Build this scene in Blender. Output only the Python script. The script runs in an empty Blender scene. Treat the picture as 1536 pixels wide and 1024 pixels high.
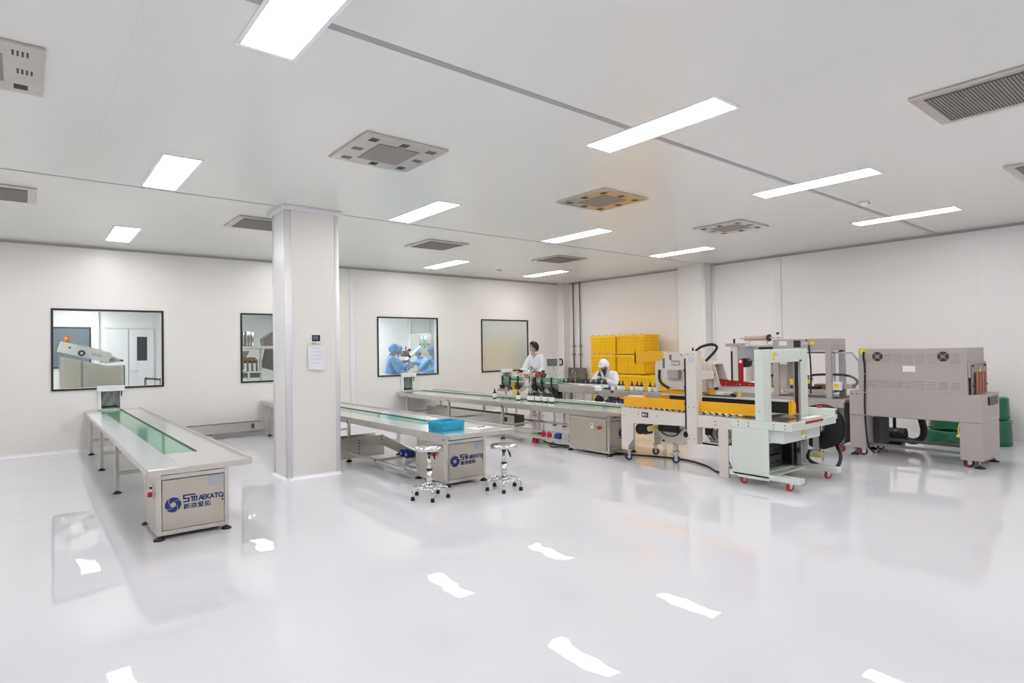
import bpy, bmesh, math, random
from mathutils import Vector, Matrix
random.seed(7)
SC = bpy.context.scene
COL = SC.collection
PI = math.pi

# ------------------------------------------------------------------ materials
def lin(c):
    return tuple(((v/255.)/12.92 if v/255. <= .04045 else ((v/255.+.055)/1.055)**2.4) for v in c)

M = {}
def mat(name, rgb, rough=.5, metal=0., spec=.5, bump=0., bscale=60., var=0., vscale=3., coat=0., emit=0., alpha=1., trans=0., ior=1.5, stretch=None):
    m = bpy.data.materials.new(name); m.use_nodes = True
    nt = m.node_tree; b = nt.nodes['Principled BSDF']
    c = lin(rgb) + (1.,)
    b.inputs['Base Color'].default_value = c
    b.inputs['Roughness'].default_value = rough
    b.inputs['Metallic'].default_value = metal
    b.inputs['Specular IOR Level'].default_value = spec
    b.inputs['IOR'].default_value = ior
    b.inputs['Coat Weight'].default_value = coat
    b.inputs['Coat Roughness'].default_value = .08
    b.inputs['Alpha'].default_value = alpha
    b.inputs['Transmission Weight'].default_value = trans
    if emit:
        b.inputs['Emission Color'].default_value = c
        b.inputs['Emission Strength'].default_value = emit
    tc = None
    if bump or var:
        tc = nt.nodes.new('ShaderNodeTexCoord'); mp = nt.nodes.new('ShaderNodeMapping')
        nt.links.new(tc.outputs['Object'], mp.inputs['Vector'])
        if stretch: mp.inputs['Scale'].default_value = stretch
    if var:
        n = nt.nodes.new('ShaderNodeTexNoise'); n.inputs['Scale'].default_value = vscale; n.inputs['Detail'].default_value = 4
        nt.links.new(mp.outputs['Vector'], n.inputs['Vector'])
        r = nt.nodes.new('ShaderNodeMapRange'); r.inputs['From Min'].default_value = .3; r.inputs['From Max'].default_value = .7
        r.inputs['To Min'].default_value = 1-var; r.inputs['To Max'].default_value = 1+var
        nt.links.new(n.outputs['Fac'], r.inputs['Value'])
        mx = nt.nodes.new('ShaderNodeMix'); mx.data_type = 'RGBA'; mx.blend_type = 'MULTIPLY'; mx.inputs[0].default_value = 1
        mx.inputs[6].default_value = c
        nt.links.new(r.outputs['Result'], mx.inputs[7]); nt.links.new(mx.outputs[2], b.inputs['Base Color'])
    if bump:
        n2 = nt.nodes.new('ShaderNodeTexNoise'); n2.inputs['Scale'].default_value = bscale; n2.inputs['Detail'].default_value = 3
        nt.links.new(mp.outputs['Vector'], n2.inputs['Vector'])
        bp = nt.nodes.new('ShaderNodeBump'); bp.inputs['Strength'].default_value = bump; bp.inputs['Distance'].default_value = .002
        nt.links.new(n2.outputs['Fac'], bp.inputs['Height']); nt.links.new(bp.outputs['Normal'], b.inputs['Normal'])
    M[name] = m
    return m

def seam_mat(name, rgb, axis, off, step, rough, seam=.93, width=.006, spec=.5, bump=.02):
    """painted sandwich panel with fine joints every STEP metres along an axis"""
    m = mat(name, rgb, rough=rough, spec=spec); nt = m.node_tree; b = nt.nodes['Principled BSDF']
    tc = nt.nodes.new('ShaderNodeTexCoord'); sx = nt.nodes.new('ShaderNodeSeparateXYZ')
    nt.links.new(tc.outputs['Object'], sx.inputs['Vector'])
    def math_(op, a, v, v2=None):
        n = nt.nodes.new('ShaderNodeMath'); n.operation = op
        nt.links.new(a, n.inputs[0]); n.inputs[1].default_value = v
        return n.outputs[0]
    s = math_('ADD', sx.outputs[axis], 100*step - off); s = math_('MODULO', s, step); s = math_('LESS_THAN', s, width)
    mx = nt.nodes.new('ShaderNodeMix'); mx.data_type = 'RGBA'
    mx.inputs[6].default_value = lin(rgb)+(1,); mx.inputs[7].default_value = tuple(v*seam for v in lin(rgb))+(1,)
    nt.links.new(s, mx.inputs[0]); nt.links.new(mx.outputs[2], b.inputs['Base Color'])
    n2 = nt.nodes.new('ShaderNodeTexNoise'); n2.inputs['Scale'].default_value = .9; n2.inputs['Detail'].default_value = 1
    nt.links.new(tc.outputs['Object'], n2.inputs['Vector'])
    bp = nt.nodes.new('ShaderNodeBump'); bp.inputs['Strength'].default_value = bump; bp.inputs['Distance'].default_value = .05
    nt.links.new(n2.outputs['Fac'], bp.inputs['Height']); nt.links.new(bp.outputs['Normal'], b.inputs['Normal'])
    return m

seam_mat('back_panel', (236,233,230), 0, .63, 1.145, .32)
seam_mat('side_panel', (242,238,237), 1, 2.57, 1.145, .32)
seam_mat('ceiling_panel', (238,238,234), 0, .45, 1.145, .22, seam=.95, width=.006, spec=.5)
mat('pillar_panel', (237,234,231), .34)
mat('trim_white', (236,236,240), .22)
mat('trim_grey', (168,168,172), .4)
mat('room_white', (236,237,236), .5)
mat('room_grey', (205,209,207), .5)
def floor_material():
    m = mat('floor_epoxy', (222,221,226), rough=.008, spec=.5); nt = m.node_tree; b = nt.nodes['Principled BSDF']
    tc = nt.nodes.new('ShaderNodeTexCoord')
    n = nt.nodes.new('ShaderNodeTexNoise'); n.inputs['Scale'].default_value = 1.1; n.inputs['Detail'].default_value = 1.0
    n3 = nt.nodes.new('ShaderNodeTexNoise'); n3.inputs['Scale'].default_value = 5.0; n3.inputs['Detail'].default_value = .5
    ad = nt.nodes.new('ShaderNodeMath'); ad.operation = 'MULTIPLY_ADD'; ad.inputs[1].default_value = .12
    nt.links.new(tc.outputs['Object'], n.inputs['Vector']); nt.links.new(tc.outputs['Object'], n3.inputs['Vector'])
    nt.links.new(n3.outputs['Fac'], ad.inputs[0]); nt.links.new(n.outputs['Fac'], ad.inputs[2])
    bp = nt.nodes.new('ShaderNodeBump'); bp.inputs['Strength'].default_value = .12; bp.inputs['Distance'].default_value = .05
    nt.links.new(ad.outputs[0], bp.inputs['Height']); nt.links.new(bp.outputs['Normal'], b.inputs['Normal'])
    return m
floor_material()
mat('steel', (216,212,206), .27, 1., bump=.04, bscale=90, var=.05, vscale=5)
mat('steel_door', (206,200,188), .36, 1., bump=.05, bscale=200, stretch=(1,1,.05), var=.05, vscale=2.5)
mat('steel_top', (236,236,236), .24, 1., var=.03, vscale=3, bump=.03, bscale=4)
mat('steel_dark', (150,144,136), .34, 1., var=.06)
mat('chrome', (225,226,230), .07, 1.)
mat('vent_steel', (205,200,195), .3, 1., var=.04, vscale=6)
mat('belt_green', (104,160,126), .12, var=.04)
mat('belt_dark', (40,62,54), .4)
mat('rail_green', (112,176,144), .35)
mat('black_rubber', (26,26,28), .55)
mat('black_plastic', (34,34,38), .35)
mat('black_frame', (38,36,36), .4)
mat('cream', (226,219,211), .38, bump=.02, bscale=300)
mat('mint', (219,226,219), .36, bump=.02, bscale=300)
mat('taupe', (182,174,170), .45, bump=.06, bscale=400, var=.02)
mat('taupe_dark', (120,116,110), .5)
mat('slate', (70,70,76), .5)
mat('yellow_paint', (247,180,22), .4)
mat('yellow_crate', (255,206,4), .42)
mat('yellow_crate_deep', (248,190,4), .5)
mat('yellow_sticker', (244,214,20), .5)
mat('red_paint', (176,24,36), .38)
mat('red_plastic', (206,40,44), .35)
mat('caster_red', (196,60,56), .4)
mat('blue_plastic', (26,52,150), .35)
mat('blue_wheel', (40,52,96), .4)
mat('logo_blue', (38,62,132), .5)
mat('basket_blue', (40,178,214), .4)
mat('paper', (238,238,242), .6)
mat('paper_ink', (208,209,220), .6)
mat('label_white', (240,240,238), .55)
mat('label_blue', (198,210,220), .5)
mat('screen_dark', (44,50,58), .12)
mat('screen_grey', (112,122,132), .2)
mat('bottle_brown', (44,34,28), .12)
mat('green_wrap', (40,106,74), .3, var=.16, vscale=9, bump=.6, bscale=26)
mat('yellow_tape', (226,206,120), .5)
mat('roll_pink', (208,180,164), .4)
mat('skin', (212,164,138), .5)
mat('hair', (24,20,20), .5)
mat('coat_white', (236,238,244), .75, bump=.3, bscale=18)
mat('gown_blue', (134,182,228), .75, bump=.4, bscale=16)
mat('mask_blue', (150,196,220), .7)
mat('trousers', (44,46,62), .8)
mat('shoe', (230,230,232), .5)
mat('amber', (236,130,30), .3)
mat('heat_curtain', (172,104,88), .5)
mat('caster_dark_red', (120,40,44), .4)
mat('copper', (150,120,90), .4, .6)
mat('indigo', (58,52,98), .45)
mat('lamp_frame', (250,250,253), .4)
mat('perf', (150,143,138), .45, .5)
mat('slot_dark', (74,71,68), .6)
mat('lamp', (255,255,255), .5, emit=22.5)
mat('lamp_side_room', (255,255,255), .5, emit=26.)
mat('strip_clear', (206,214,214), .1, alpha=.32)
mat('cabinet_grey', (176,176,168), .45)
mat('film_clear', (170,172,182), .12, alpha=.55)
mat('guard_clear', (214,216,226), .06, alpha=.28)
def glass(name, tint, refl, haze):
    m = bpy.data.materials.new(name); m.use_nodes = True; nt = m.node_tree; nt.nodes.clear()
    o = nt.nodes.new('ShaderNodeOutputMaterial'); t = nt.nodes.new('ShaderNodeBsdfTransparent'); g = nt.nodes.new('ShaderNodeBsdfGlossy')
    g.inputs['Roughness'].default_value = .01; t.inputs['Color'].default_value = lin(tint)+(1,)
    f = nt.nodes.new('ShaderNodeFresnel'); f.inputs['IOR'].default_value = 1.5
    s = nt.nodes.new('ShaderNodeMath'); s.operation = 'MULTIPLY_ADD'; s.inputs[1].default_value = 1.0; s.inputs[2].default_value = refl
    s.use_clamp = True
    nt.links.new(f.outputs['Fac'], s.inputs[0])
    mx = nt.nodes.new('ShaderNodeMixShader')
    nt.links.new(s.outputs[0], mx.inputs[0]); nt.links.new(t.outputs[0], mx.inputs[1]); nt.links.new(g.outputs[0], mx.inputs[2])
    if haze:
        d = nt.nodes.new('ShaderNodeBsdfDiffuse'); d.inputs['Color'].default_value = lin((226,234,229))+(1,)
        m2 = nt.nodes.new('ShaderNodeMixShader'); m2.inputs[0].default_value = haze
        nt.links.new(mx.outputs[0], m2.inputs[1]); nt.links.new(d.outputs[0], m2.inputs[2]); nt.links.new(m2.outputs[0], o.inputs[0])
    else:
        nt.links.new(mx.outputs[0], o.inputs[0])
    M[name] = m
glass('window_glass', (243,250,248), .02, 0)
glass('coated_glass', (224,236,232), .60, .62)

# ------------------------------------------------------------------ mesh builder
class MB:
    def __init__(s): s.bm = bmesh.new(); s.mats = []
    def mi(s, m):
        if m is None: return 0
        if m not in s.mats: s.mats.append(m)
        return s.mats.index(m)
    def _tag(s, faces, m, smooth=False):
        i = s.mi(m)
        for f in faces:
            f.material_index = i; f.smooth = smooth
    def box(s, x0, x1, y0, y1, z0, z1, m=None, bev=0., mx=None):
        r = bmesh.ops.create_cube(s.bm, size=1.)
        vs = r['verts']
        for v in vs:
            v.co = Vector((x0+(x1-x0)*(v.co.x+.5), y0+(y1-y0)*(v.co.y+.5), z0+(z1-z0)*(v.co.z+.5)))
        fs = list({f for v in vs for f in v.link_faces})
        s._tag(fs, m)
        if bev:
            es = list({e for v in vs for e in v.link_edges})
            rr = bmesh.ops.bevel(s.bm, geom=es, offset=bev, segments=2, affect='EDGES', profile=.5)
            vs = list({v for f in rr['faces'] for v in f.verts} | {v for v in vs if v.is_valid})
            s._tag(rr['faces'], m)
        if mx is not None:
            for v in vs: v.co = mx @ v.co
        return s
    def cyl(s, p0, p1, r, seg=14, r2=None, m=None, cap=True, smooth=True):
        p0 = Vector(p0); p1 = Vector(p1); d = p1-p0
        if d.length < 1e-6: return s
        q = d.to_track_quat('Z', 'Y'); r2 = r if r2 is None else r2
        a = [s.bm.verts.new(p0+q@Vector((r*math.cos(2*PI*k/seg), r*math.sin(2*PI*k/seg), 0))) for k in range(seg)]
        b = [s.bm.verts.new(p1+q@Vector((r2*math.cos(2*PI*k/seg), r2*math.sin(2*PI*k/seg), 0))) for k in range(seg)]
        side = [s.bm.faces.new((a[k], a[(k+1) % seg], b[(k+1) % seg], b[k])) for k in range(seg)]
        s._tag(side, m, smooth)
        if cap: s._tag([s.bm.faces.new(a[::-1]), s.bm.faces.new(b)], m)
        return s
    def tube(s, pts, r, seg=8, m=None, closed=False, cap=True):
        pts = [Vector(p) for p in pts]; n = len(pts); rings = []
        t0 = None; nrm = None
        for i, p in enumerate(pts):
            if closed: t = (pts[(i+1) % n]-pts[i-1])
            else: t = pts[min(i+1, n-1)]-pts[max(i-1, 0)]
            t = t.normalized()
            if nrm is None:
                nrm = t.orthogonal().normalized()
            else:
                nrm = (nrm - t*nrm.dot(t))
                nrm = nrm.normalized() if nrm.length > 1e-6 else t.orthogonal().normalized()
            bi = t.cross(nrm)
            rr = r[i] if isinstance(r, (list, tuple)) else r
            rings.append([s.bm.verts.new(p+nrm*rr*math.cos(2*PI*k/seg)+bi*rr*math.sin(2*PI*k/seg)) for k in range(seg)])
        fs = []
        for i in range(n if closed else n-1):
            a, b = rings[i], rings[(i+1) % n]
            for k in range(seg):
                fs.append(s.bm.faces.new((a[k], a[(k+1) % seg], b[(k+1) % seg], b[k])))
        s._tag(fs, m, True)
        if cap and not closed:
            s._tag([s.bm.faces.new(rings[0][::-1]), s.bm.faces.new(rings[-1])], m)
        return s
    def lathe(s, prof, c=(0, 0, 0), seg=24, m=None, mx=None):
        c = Vector(c); mx = mx or Matrix.Identity(3); rings = []
        for r, z in prof:
            if r < 1e-5: rings.append([s.bm.verts.new(c+mx@Vector((0, 0, z)))])
            else: rings.append([s.bm.verts.new(c+mx@Vector((r*math.cos(2*PI*k/seg), r*math.sin(2*PI*k/seg), z))) for k in range(seg)])
        fs = []
        for a, b in zip(rings, rings[1:]):
            for k in range(seg):
                k2 = (k+1) % seg
                if len(a) == 1 and len(b) == 1: continue
                if len(a) == 1: fs.append(s.bm.faces.new((a[0], b[k2], b[k])))
                elif len(b) == 1: fs.append(s.bm.faces.new((a[k], a[k2], b[0])))
                else: fs.append(s.bm.faces.new((a[k], a[k2], b[k2], b[k])))
        s._tag(fs, m, True)
        return s
    def prism(s, pts, plane, a, b, m=None, smooth=False):
        """polygon PTS in a plane ('xy','xz','yz'), extruded from A to B along the third axis"""
        def P(u, v, w):
            return {'xy': (u, v, w), 'xz': (u, w, v), 'yz': (w, u, v)}[plane]
        A = [s.bm.verts.new(P(u, v, a)) for u, v in pts]; B = [s.bm.verts.new(P(u, v, b)) for u, v in pts]; n = len(pts)
        fs = [s.bm.faces.new(A), s.bm.faces.new(B[::-1])]
        for k in range(n):
            fs.append(s.bm.faces.new((A[k], B[k], B[(k+1) % n], A[(k+1) % n])))
        s._tag(fs, m, smooth)
        return s
    def ball(s, c, r, seg=16, ring=10, m=None, scale=(1, 1, 1), mx=None):
        c = Vector(c); mx = mx or Matrix.Identity(3)
        res = bmesh.ops.create_uvsphere(s.bm, u_segments=seg, v_segments=ring, radius=r)
        for v in res['verts']:
            v.co = c+mx@Vector((v.co.x*scale[0], v.co.y*scale[1], v.co.z*scale[2]))
        s._tag({f for v in res['verts'] for f in v.link_faces}, m, True)
        return s
    def quad(s, pts, m=None):
        s._tag([s.bm.faces.new([s.bm.verts.new(p) for p in pts])], m); return s
    def add_mesh(s, me, m=None, mx=None, smooth=False):
        n0 = len(s.bm.verts); f0 = len(s.bm.faces)
        s.bm.from_mesh(me); s.bm.verts.ensure_lookup_table(); s.bm.faces.ensure_lookup_table()
        if mx is not None:
            for v in s.bm.verts[n0:]: v.co = mx @ v.co
        s._tag(s.bm.faces[f0:], m, smooth)
        return s

def link(name, mb, parent=None, default='steel', org=None, fix=True):
    """ONE mesh object from a builder; with a parent the (world) coordinates become local to the parent's place"""
    if fix: bmesh.ops.recalc_face_normals(mb.bm, faces=mb.bm.faces[:])
    me = bpy.data.meshes.new(name); off = Vector((0, 0, 0))
    if org is not None: off = Vector(org)
    elif parent is not None: off = world_of(parent)
    for v in mb.bm.verts: v.co -= off
    mb.bm.to_mesh(me); mb.bm.free()
    for k in (mb.mats or [default]): me.materials.append(M[k])
    o = bpy.data.objects.new(name, me); COL.objects.link(o)
    if parent is not None: o.parent = parent
    elif org is not None: o.location = off
    return o
def world_of(o):
    v = Vector((0, 0, 0))
    while o is not None:
        v = v+o.location; o = o.parent
    return v
def thing(name, loc, label, cat, group=None):
    o = bpy.data.objects.new(name, None); COL.objects.link(o); o.location = loc
    o.empty_display_size = .1
    return tag(o, label, cat, group)
def tag(o, label, cat, group=None):
    o['label'] = label; o['category'] = cat
    if group: o['group'] = group
    return o
def struct(name, mb, default, parent=None, org=None):
    o = link(name, mb, parent, default, org)
    if parent is None: o['kind'] = 'structure'
    return o
def copy_tree(o, loc=None, rotz=None, label=None):
    c = o.copy(); COL.objects.link(c)
    for ch in [x for x in bpy.data.objects if x.parent == o]:
        d = copy_tree(ch); d.parent = c
    if loc is not None: c.location = loc
    if rotz is not None: c.rotation_euler = (0, 0, rotz)
    if label: c['label'] = label
    return c
def text_mesh(body, size, ext=.001, spacing=1., shear=0., bold=0.):
    cu = bpy.data.curves.new('txt', 'FONT'); cu.body = body; cu.size = size; cu.extrude = ext; cu.space_character = spacing; cu.shear = shear
    cu.offset = bold
    o = bpy.data.objects.new('txt', cu); COL.objects.link(o)
    dg = bpy.context.evaluated_depsgraph_get(); dg.update()
    me = bpy.data.meshes.new_from_object(o.evaluated_get(dg))
    bpy.data.objects.remove(o); bpy.data.curves.remove(cu)
    xs = [v.co.x for v in me.vertices] or [0]; ys = [v.co.y for v in me.vertices] or [0]
    for v in me.vertices: v.co.x -= min(xs); v.co.y -= min(ys)
    return me, max(xs)-min(xs), max(ys)-min(ys)
def face_negy(x, y, z):   # text plane -> facing -Y, left to right along +X
    return Matrix.Translation((x, y, z)) @ Matrix(((1, 0, 0, 0), (0, 0, -1, 0), (0, 1, 0, 0), (0, 0, 0, 1)))
def arc(c, r, a0, a1, n, plane='xz'):
    out = []
    for k in range(n+1):
        a = a0+(a1-a0)*k/n; u, v = r*math.cos(a), r*math.sin(a)
        out.append((c[0]+u, c[1], c[2]+v) if plane == 'xz' else (c[0], c[1]+u, c[2]+v) if plane == 'yz' else (c[0]+u, c[1]+v, c[2]))
    return out
def spline(pts, n=8):
    """Catmull-Rom through the points"""
    P = [Vector(p) for p in pts]; P = [2*P[0]-P[1]]+P+[2*P[-1]-P[-2]]; out = []
    for i in range(1, len(P)-2):
        for k in range(n):
            t = k/n; a, b, c, d = P[i-1:i+3]
            out.append(.5*((2*b)+(c-a)*t+(2*a-5*b+4*c-d)*t*t+(3*b-a-3*c+d)*t**3))
    out.append(P[-2]); return out

# ------------------------------------------------------------------ camera and render look
cam = bpy.data.cameras.new('camera'); co = bpy.data.objects.new('camera', cam); COL.objects.link(co)
cam.sensor_width = 36.; cam.lens = 895.28/1536*36.; cam.clip_start = .05; cam.clip_end = 60
yaw, pitch, roll = .6837, .0135, -.0149
fw = Vector((math.sin(yaw)*math.cos(pitch), math.cos(yaw)*math.cos(pitch), math.sin(pitch)))
rt = Vector((math.cos(yaw), -math.sin(yaw), 0)); up = rt.cross(fw)
r2 = math.cos(roll)*rt+math.sin(roll)*up; u2 = -math.sin(roll)*rt+math.cos(roll)*up
mw = Matrix((r2, u2, -fw)).transposed().to_4x4(); mw.translation = (0, 0, 1.5)
co.matrix_world = mw
SC.camera = co
SC.view_settings.view_transform = 'Standard'; SC.view_settings.look = 'None'
SC.view_settings.exposure = 0.; SC.view_settings.gamma = 1.; SC.view_settings.use_curve_mapping = False
w = bpy.data.worlds.new('world'); SC.world = w; w.use_nodes = True
w.node_tree.nodes['Background'].inputs[0].default_value = (.5, .52, .55, 1); w.node_tree.nodes['Background'].inputs[1].default_value = .2
SC.cycles.use_denoising = True
SC.cycles.max_bounces = 10; SC.cycles.diffuse_bounces = 5; SC.cycles.glossy_bounces = 5; SC.cycles.transparent_max_bounces = 12
SC.cycles.sample_clamp_indirect = 8.
# ------------------------------------------------------------------ the room
H = 3.25; YB = 11.62; XR = 11.3; X0 = -5.; Y0 = -4.
WIN = [(.33, 1.79), (3.08, 4.54), (5.81, 7.26), (8.54, 9.97)]; WZ = (.99, 2.215)
HATCH = [(.935, 1.185, .64, .93), (None,)*4, (6.38, 6.60, .64, .94), (9.13, 9.35, .64, .94)]
struct('floor', MB().box(X0, XR+.3, Y0, 15.6, -.1, 0), 'floor_epoxy')
struct('ceiling', MB().box(X0, XR+.3, Y0, YB, H, H+.12), 'ceiling_panel')
b = MB(); t = .12                                   # back wall with openings for the windows and two belt hatches
xs = X0
for (a, c), hz in zip(WIN, HATCH):
    b.box(xs, a, YB, YB+t, 0, H)
    if hz[0] is None: b.box(a, c, YB, YB+t, 0, WZ[0])
    else:
        b.box(a, hz[0], YB, YB+t, 0, WZ[0]); b.box(hz[1], c, YB, YB+t, 0, WZ[0]); b.box(hz[0], hz[1], YB, YB+t, 0, hz[2])
        b.box(hz[0], hz[1], YB, YB+t, hz[3], WZ[0])
    b.box(a, c, YB, YB+t, WZ[1], H); xs = c
b.box(xs, XR+.3, YB, YB+t, 0, H)
struct('wall_back', b, 'back_panel')
struct('wall_right', MB().box(XR, XR+.12, Y0, YB, 0, H), 'side_panel')
struct('wall_left', MB().box(X0-.12, X0, Y0, YB, 0, H), 'side_panel')
struct('wall_front', MB().box(X0, XR, Y0-.12, Y0, 0, H), 'back_panel')
# column
CX0, CX1, CY0, CY1 = 2.385, 3.03, 7.12, 7.62
c = MB(); c.box(CX0, CX1, CY0, CY1, 0, H, 'pillar_panel')
struct('column', c, 'pillar_panel')
k = 0
for sx, sy in ((CX0, CY0), (CX1, CY0), (CX0, CY1), (CX1, CY1)):
    k += 1
    dx = .03 if sx == CX0 else -.03; dy = .03 if sy == CY0 else -.03
    struct('trim_%d' % k, MB().cyl((sx+dx, sy+dy, .03), (sx+dx, sy+dy, H-.03), .042, 20, m='trim_white'), 'trim_white')
def cove(name, poly, out, z, sgn, m='trim_white', r=.055):
    """quarter-round bead along a polyline; OUT is the side that the bead lies on"""
    b = MB()
    for (p, q), n in zip(zip(poly, poly[1:]), out):
        prof = [(0, 0)]+[(r-r*math.sin(a*PI/12)*1., r-r*math.cos(a*PI/12)) for a in range(0, 7)]
        prof = [(0, 0), (r, 0)]+[(r-r*math.sin(a*PI/10), r-r*math.cos(a*PI/10)) for a in range(1, 5)]+[(0, r)]
        A = [b.bm.verts.new((p[0]+n[0]*u, p[1]+n[1]*u, z+sgn*v)) for u, v in prof]
        B = [b.bm.verts.new((q[0]+n[0]*u, q[1]+n[1]*u, z+sgn*v)) for u, v in prof]
        m_ = len(prof); fs = [b.bm.faces.new(A), b.bm.faces.new(B[::-1])]+[b.bm.faces.new((A[i], B[i], B[(i+1) % m_], A[(i+1) % m_])) for i in range(m_)]
        b._tag(fs, m)
    return struct(name, b, m)
cove('baseboard_back', [(X0, YB), (XR, YB)], [(0, -1)], 0, 1)
cove('baseboard_right', [(XR, YB), (XR, Y0)], [(-1, 0)], 0, 1)
rect = [(CX0, CY0), (CX1, CY0), (CX1, CY1), (CX0, CY1), (CX0, CY0)]
cove('baseboard_column', rect, [(0, -1), (1, 0), (0, 1), (-1, 0)], 0, 1, r=.05)
cove('trim_5', [(X0, YB), (XR, YB)], [(0, -1)], H, -1, 'trim_grey', .04)
cove('trim_6', [(XR, YB), (XR, Y0)], [(-1, 0)], H, -1, 'trim_grey', .04)
b = MB(); b.box(CX0-.045, CX1+.045, CY0-.045, CY0, H-.055, H, 'trim_white', .01); b.box(CX0-.045, CX1+.045, CY1, CY1+.045, H-.055, H, 'trim_white', .01)
b.box(CX0-.045, CX0, CY0, CY1, H-.055, H, 'trim_white', .01); b.box(CX1, CX1+.045, CY0, CY1, H-.055, H, 'trim_white', .01)
struct('trim_7', b, 'trim_white')
struct('trim_8', MB().box(X0, XR, 3.035, 3.09, H-.003, H), 'trim_grey')      # ceiling joint strips
struct('trim_9', MB().box(X0, XR, 7.235, 7.26, H-.003, H), 'trim_grey')
struct('trim_10', MB().box(5.17, 5.28, YB-.022, YB, 0, H-.04, 'trim_white', .008), 'trim_white')
struct('trim_11', MB().box(XR-.022, XR, 5.62, 5.73, 0, H-.04, 'trim_white', .008), 'trim_white')
# pier on the right wall and boxed corner
struct('wall_pier', MB().box(11.0, XR, 7.11, 7.76, 0, H), 'pillar_panel')
struct('trim_12', MB().cyl((11.025, 7.135, 0), (11.025, 7.135, H), .04, 18, m='trim_white'), 'trim_white')
struct('trim_13', MB().cyl((XR-.012, 7.085, 0), (XR-.012, 7.085, H), .03, 16, m='trim_white'), 'trim_white')
struct('wall_corner', MB().box(11.06, XR, YB-.22, YB, 0, H), 'pillar_panel')
struct('trim_14', MB().cyl((11.075, YB-.205, 0), (11.075, YB-.205, H), .028, 14, m='trim_white'), 'trim_white')
# windows
for i, (a, c) in enumerate(WIN):
    f = MB(); w_ = .030; y0, y1 = YB-.018, YB+.022
    for (p, q, r, s) in ((a-w_, c+w_, WZ[0]-w_, WZ[0]), (a-w_, c+w_, WZ[1], WZ[1]+w_)): f.box(p, q, y0, y1, r, s, 'black_frame', .004)
    for (p, q) in ((a-w_, a), (c, c+w_)): f.box(p, q, y0, y1, WZ[0], WZ[1], 'black_frame', .004)
    wo = struct('window_%d' % (i+1), f, 'black_frame', org=(a, YB, WZ[0]))
    wo['label'] = ['black framed window onto the room with the inclined machine', 'black framed window half hidden by the pillar', 'black framed window onto the workers in blue gowns', 'black framed coated window mirroring the yellow crates'][i]
    p = MB().quad([(a, YB+.004, WZ[0]), (c, YB+.004, WZ[0]), (c, YB+.004, WZ[1]), (a, YB+.004, WZ[1])], 'coated_glass' if i == 3 else 'window_glass')
    link('pane', p, wo)

# ------------------------------------------------------------------ ceiling lamps
def lamp(loc, label, group=None):
    t = thing('ceiling_light', loc, label, 'ceiling light', group)
    f = MB(); a, c = .145, .61; w_ = .028
    for p in ((-a-w_, a+w_, -c-w_, -c), (-a-w_, a+w_, c, c+w_), (-a-w_, -a, -c, c), (a, a+w_, -c, c)): f.box(*p, -.006, 0, 'lamp_frame', .002)
    link('frame', f, t, org=(0, 0, 0)); link('diffuser', MB().box(-a, a, -c, c, -.0055, 0, 'lamp'), t, org=(0, 0, 0))
    return t
LX = [1.09, 3.90, 6.64, 9.38]; LY = [2.93, 6.54, 10.24]
LL = ['largest ceiling light panel, cut by the top edge of the photo',
 'long ceiling light panel crossing the grey joint strip above the yellow tinted ceiling',
 'long ceiling light panel just before the smoke detector on the grey joint strip',
 'long ceiling light panel nearest the right hand wall, beyond the smoke detector',
 'squarish ceiling light panel touching the joint line, before the pillar',
 'ceiling light panel just behind the vent with the clear square grille, beyond the pillar',
 'ceiling light panel between the amber tinted vent and the plain far vent',
 'ceiling light panel nearest the wall pier behind the carton sealer',
 'small ceiling light panel nearest the back wall above the first window',
 'ceiling light panel hidden behind the pillar', 
 'ceiling light panel near the back wall between the third and fourth windows',
 'ceiling light panel nearest the far corner of the room']
proto = None
for j, y in enumerate(LY):
    for i, x in enumerate(LX):
        if j == 2 and i == 1: lab = None
        lb = LL[j*4+i]
        if proto is None: proto = lamp((x, y, H), lb, 'recessed ceiling lights')
        else: copy_tree(proto, (x, y, H), None, lb)
for x, y in ((-1.7, 2.93), (-1.7, 6.54), (-1.7, 10.24), (-1.7, -.7), (1.09, -.7), (3.9, -.7), (6.64, -.7), (9.38, -.7)):
    o = copy_tree(proto, (x, y, H), None, 'ceiling light panel behind or beside the viewer, out of the photo'); o['group'] = 'ceiling lights out of the photo'
# ------------------------------------------------------------------ ceiling vents
def vent(loc, label, kind):
    t = thing('ceiling_vent', loc, label, 'vent', 'square ceiling vents'); a = .385
    f = MB(); f.box(-a, a, -a, a, -.022, 0, 'vent_steel', .006)
    link('frame', f, t, org=(0, 0, 0))
    if kind == 'slots':
        g = MB(); g.box(-.19, .19, -.215, .215, -.026, -.02, 'perf')
        link('perforated_plate', g, t, org=(0, 0, 0))
        for sx, sy, rx in ((0, .29, 0), (0, -.29, 0), (.29, 0, 1), (-.29, 0, 1), (.27, .27, 0), (-.27, .27, 1), (.27, -.27, 1), (-.27, -.27, 0)):
            g = MB()
            for k in (-1.5, -.5, .5, 1.5):
                if rx: g.box(sx+k*.022-.005, sx+k*.022+.005, sy-.035, sy+.035, -.0245, -.0215, 'slot_dark')
                else: g.box(sx-.035, sx+.035, sy+k*.022-.005, sy+k*.022+.005, -.0245, -.0215, 'slot_dark')
            link('air_slot', g, t, org=(0, 0, 0))
    else:
        g = MB(); g.box(-.31, .31, -.31, .31, -.024, -.02, 'slot_dark')
        link('grille_backing', g, t, org=(0, 0, 0))
        g = MB()
        for k in range(32):
            u = -.31+.62*(k+.5)/32
            g.box(-.31, .31, u-.0062, u+.0062, -.027, -.0235, 'perf')
        link('grille', g, t, org=(0, 0, 0))
    return t
v1 = vent((2.48, 4.73, H), 'square ceiling vent with slots, nearest in front of the pillar', 'slots')
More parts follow.
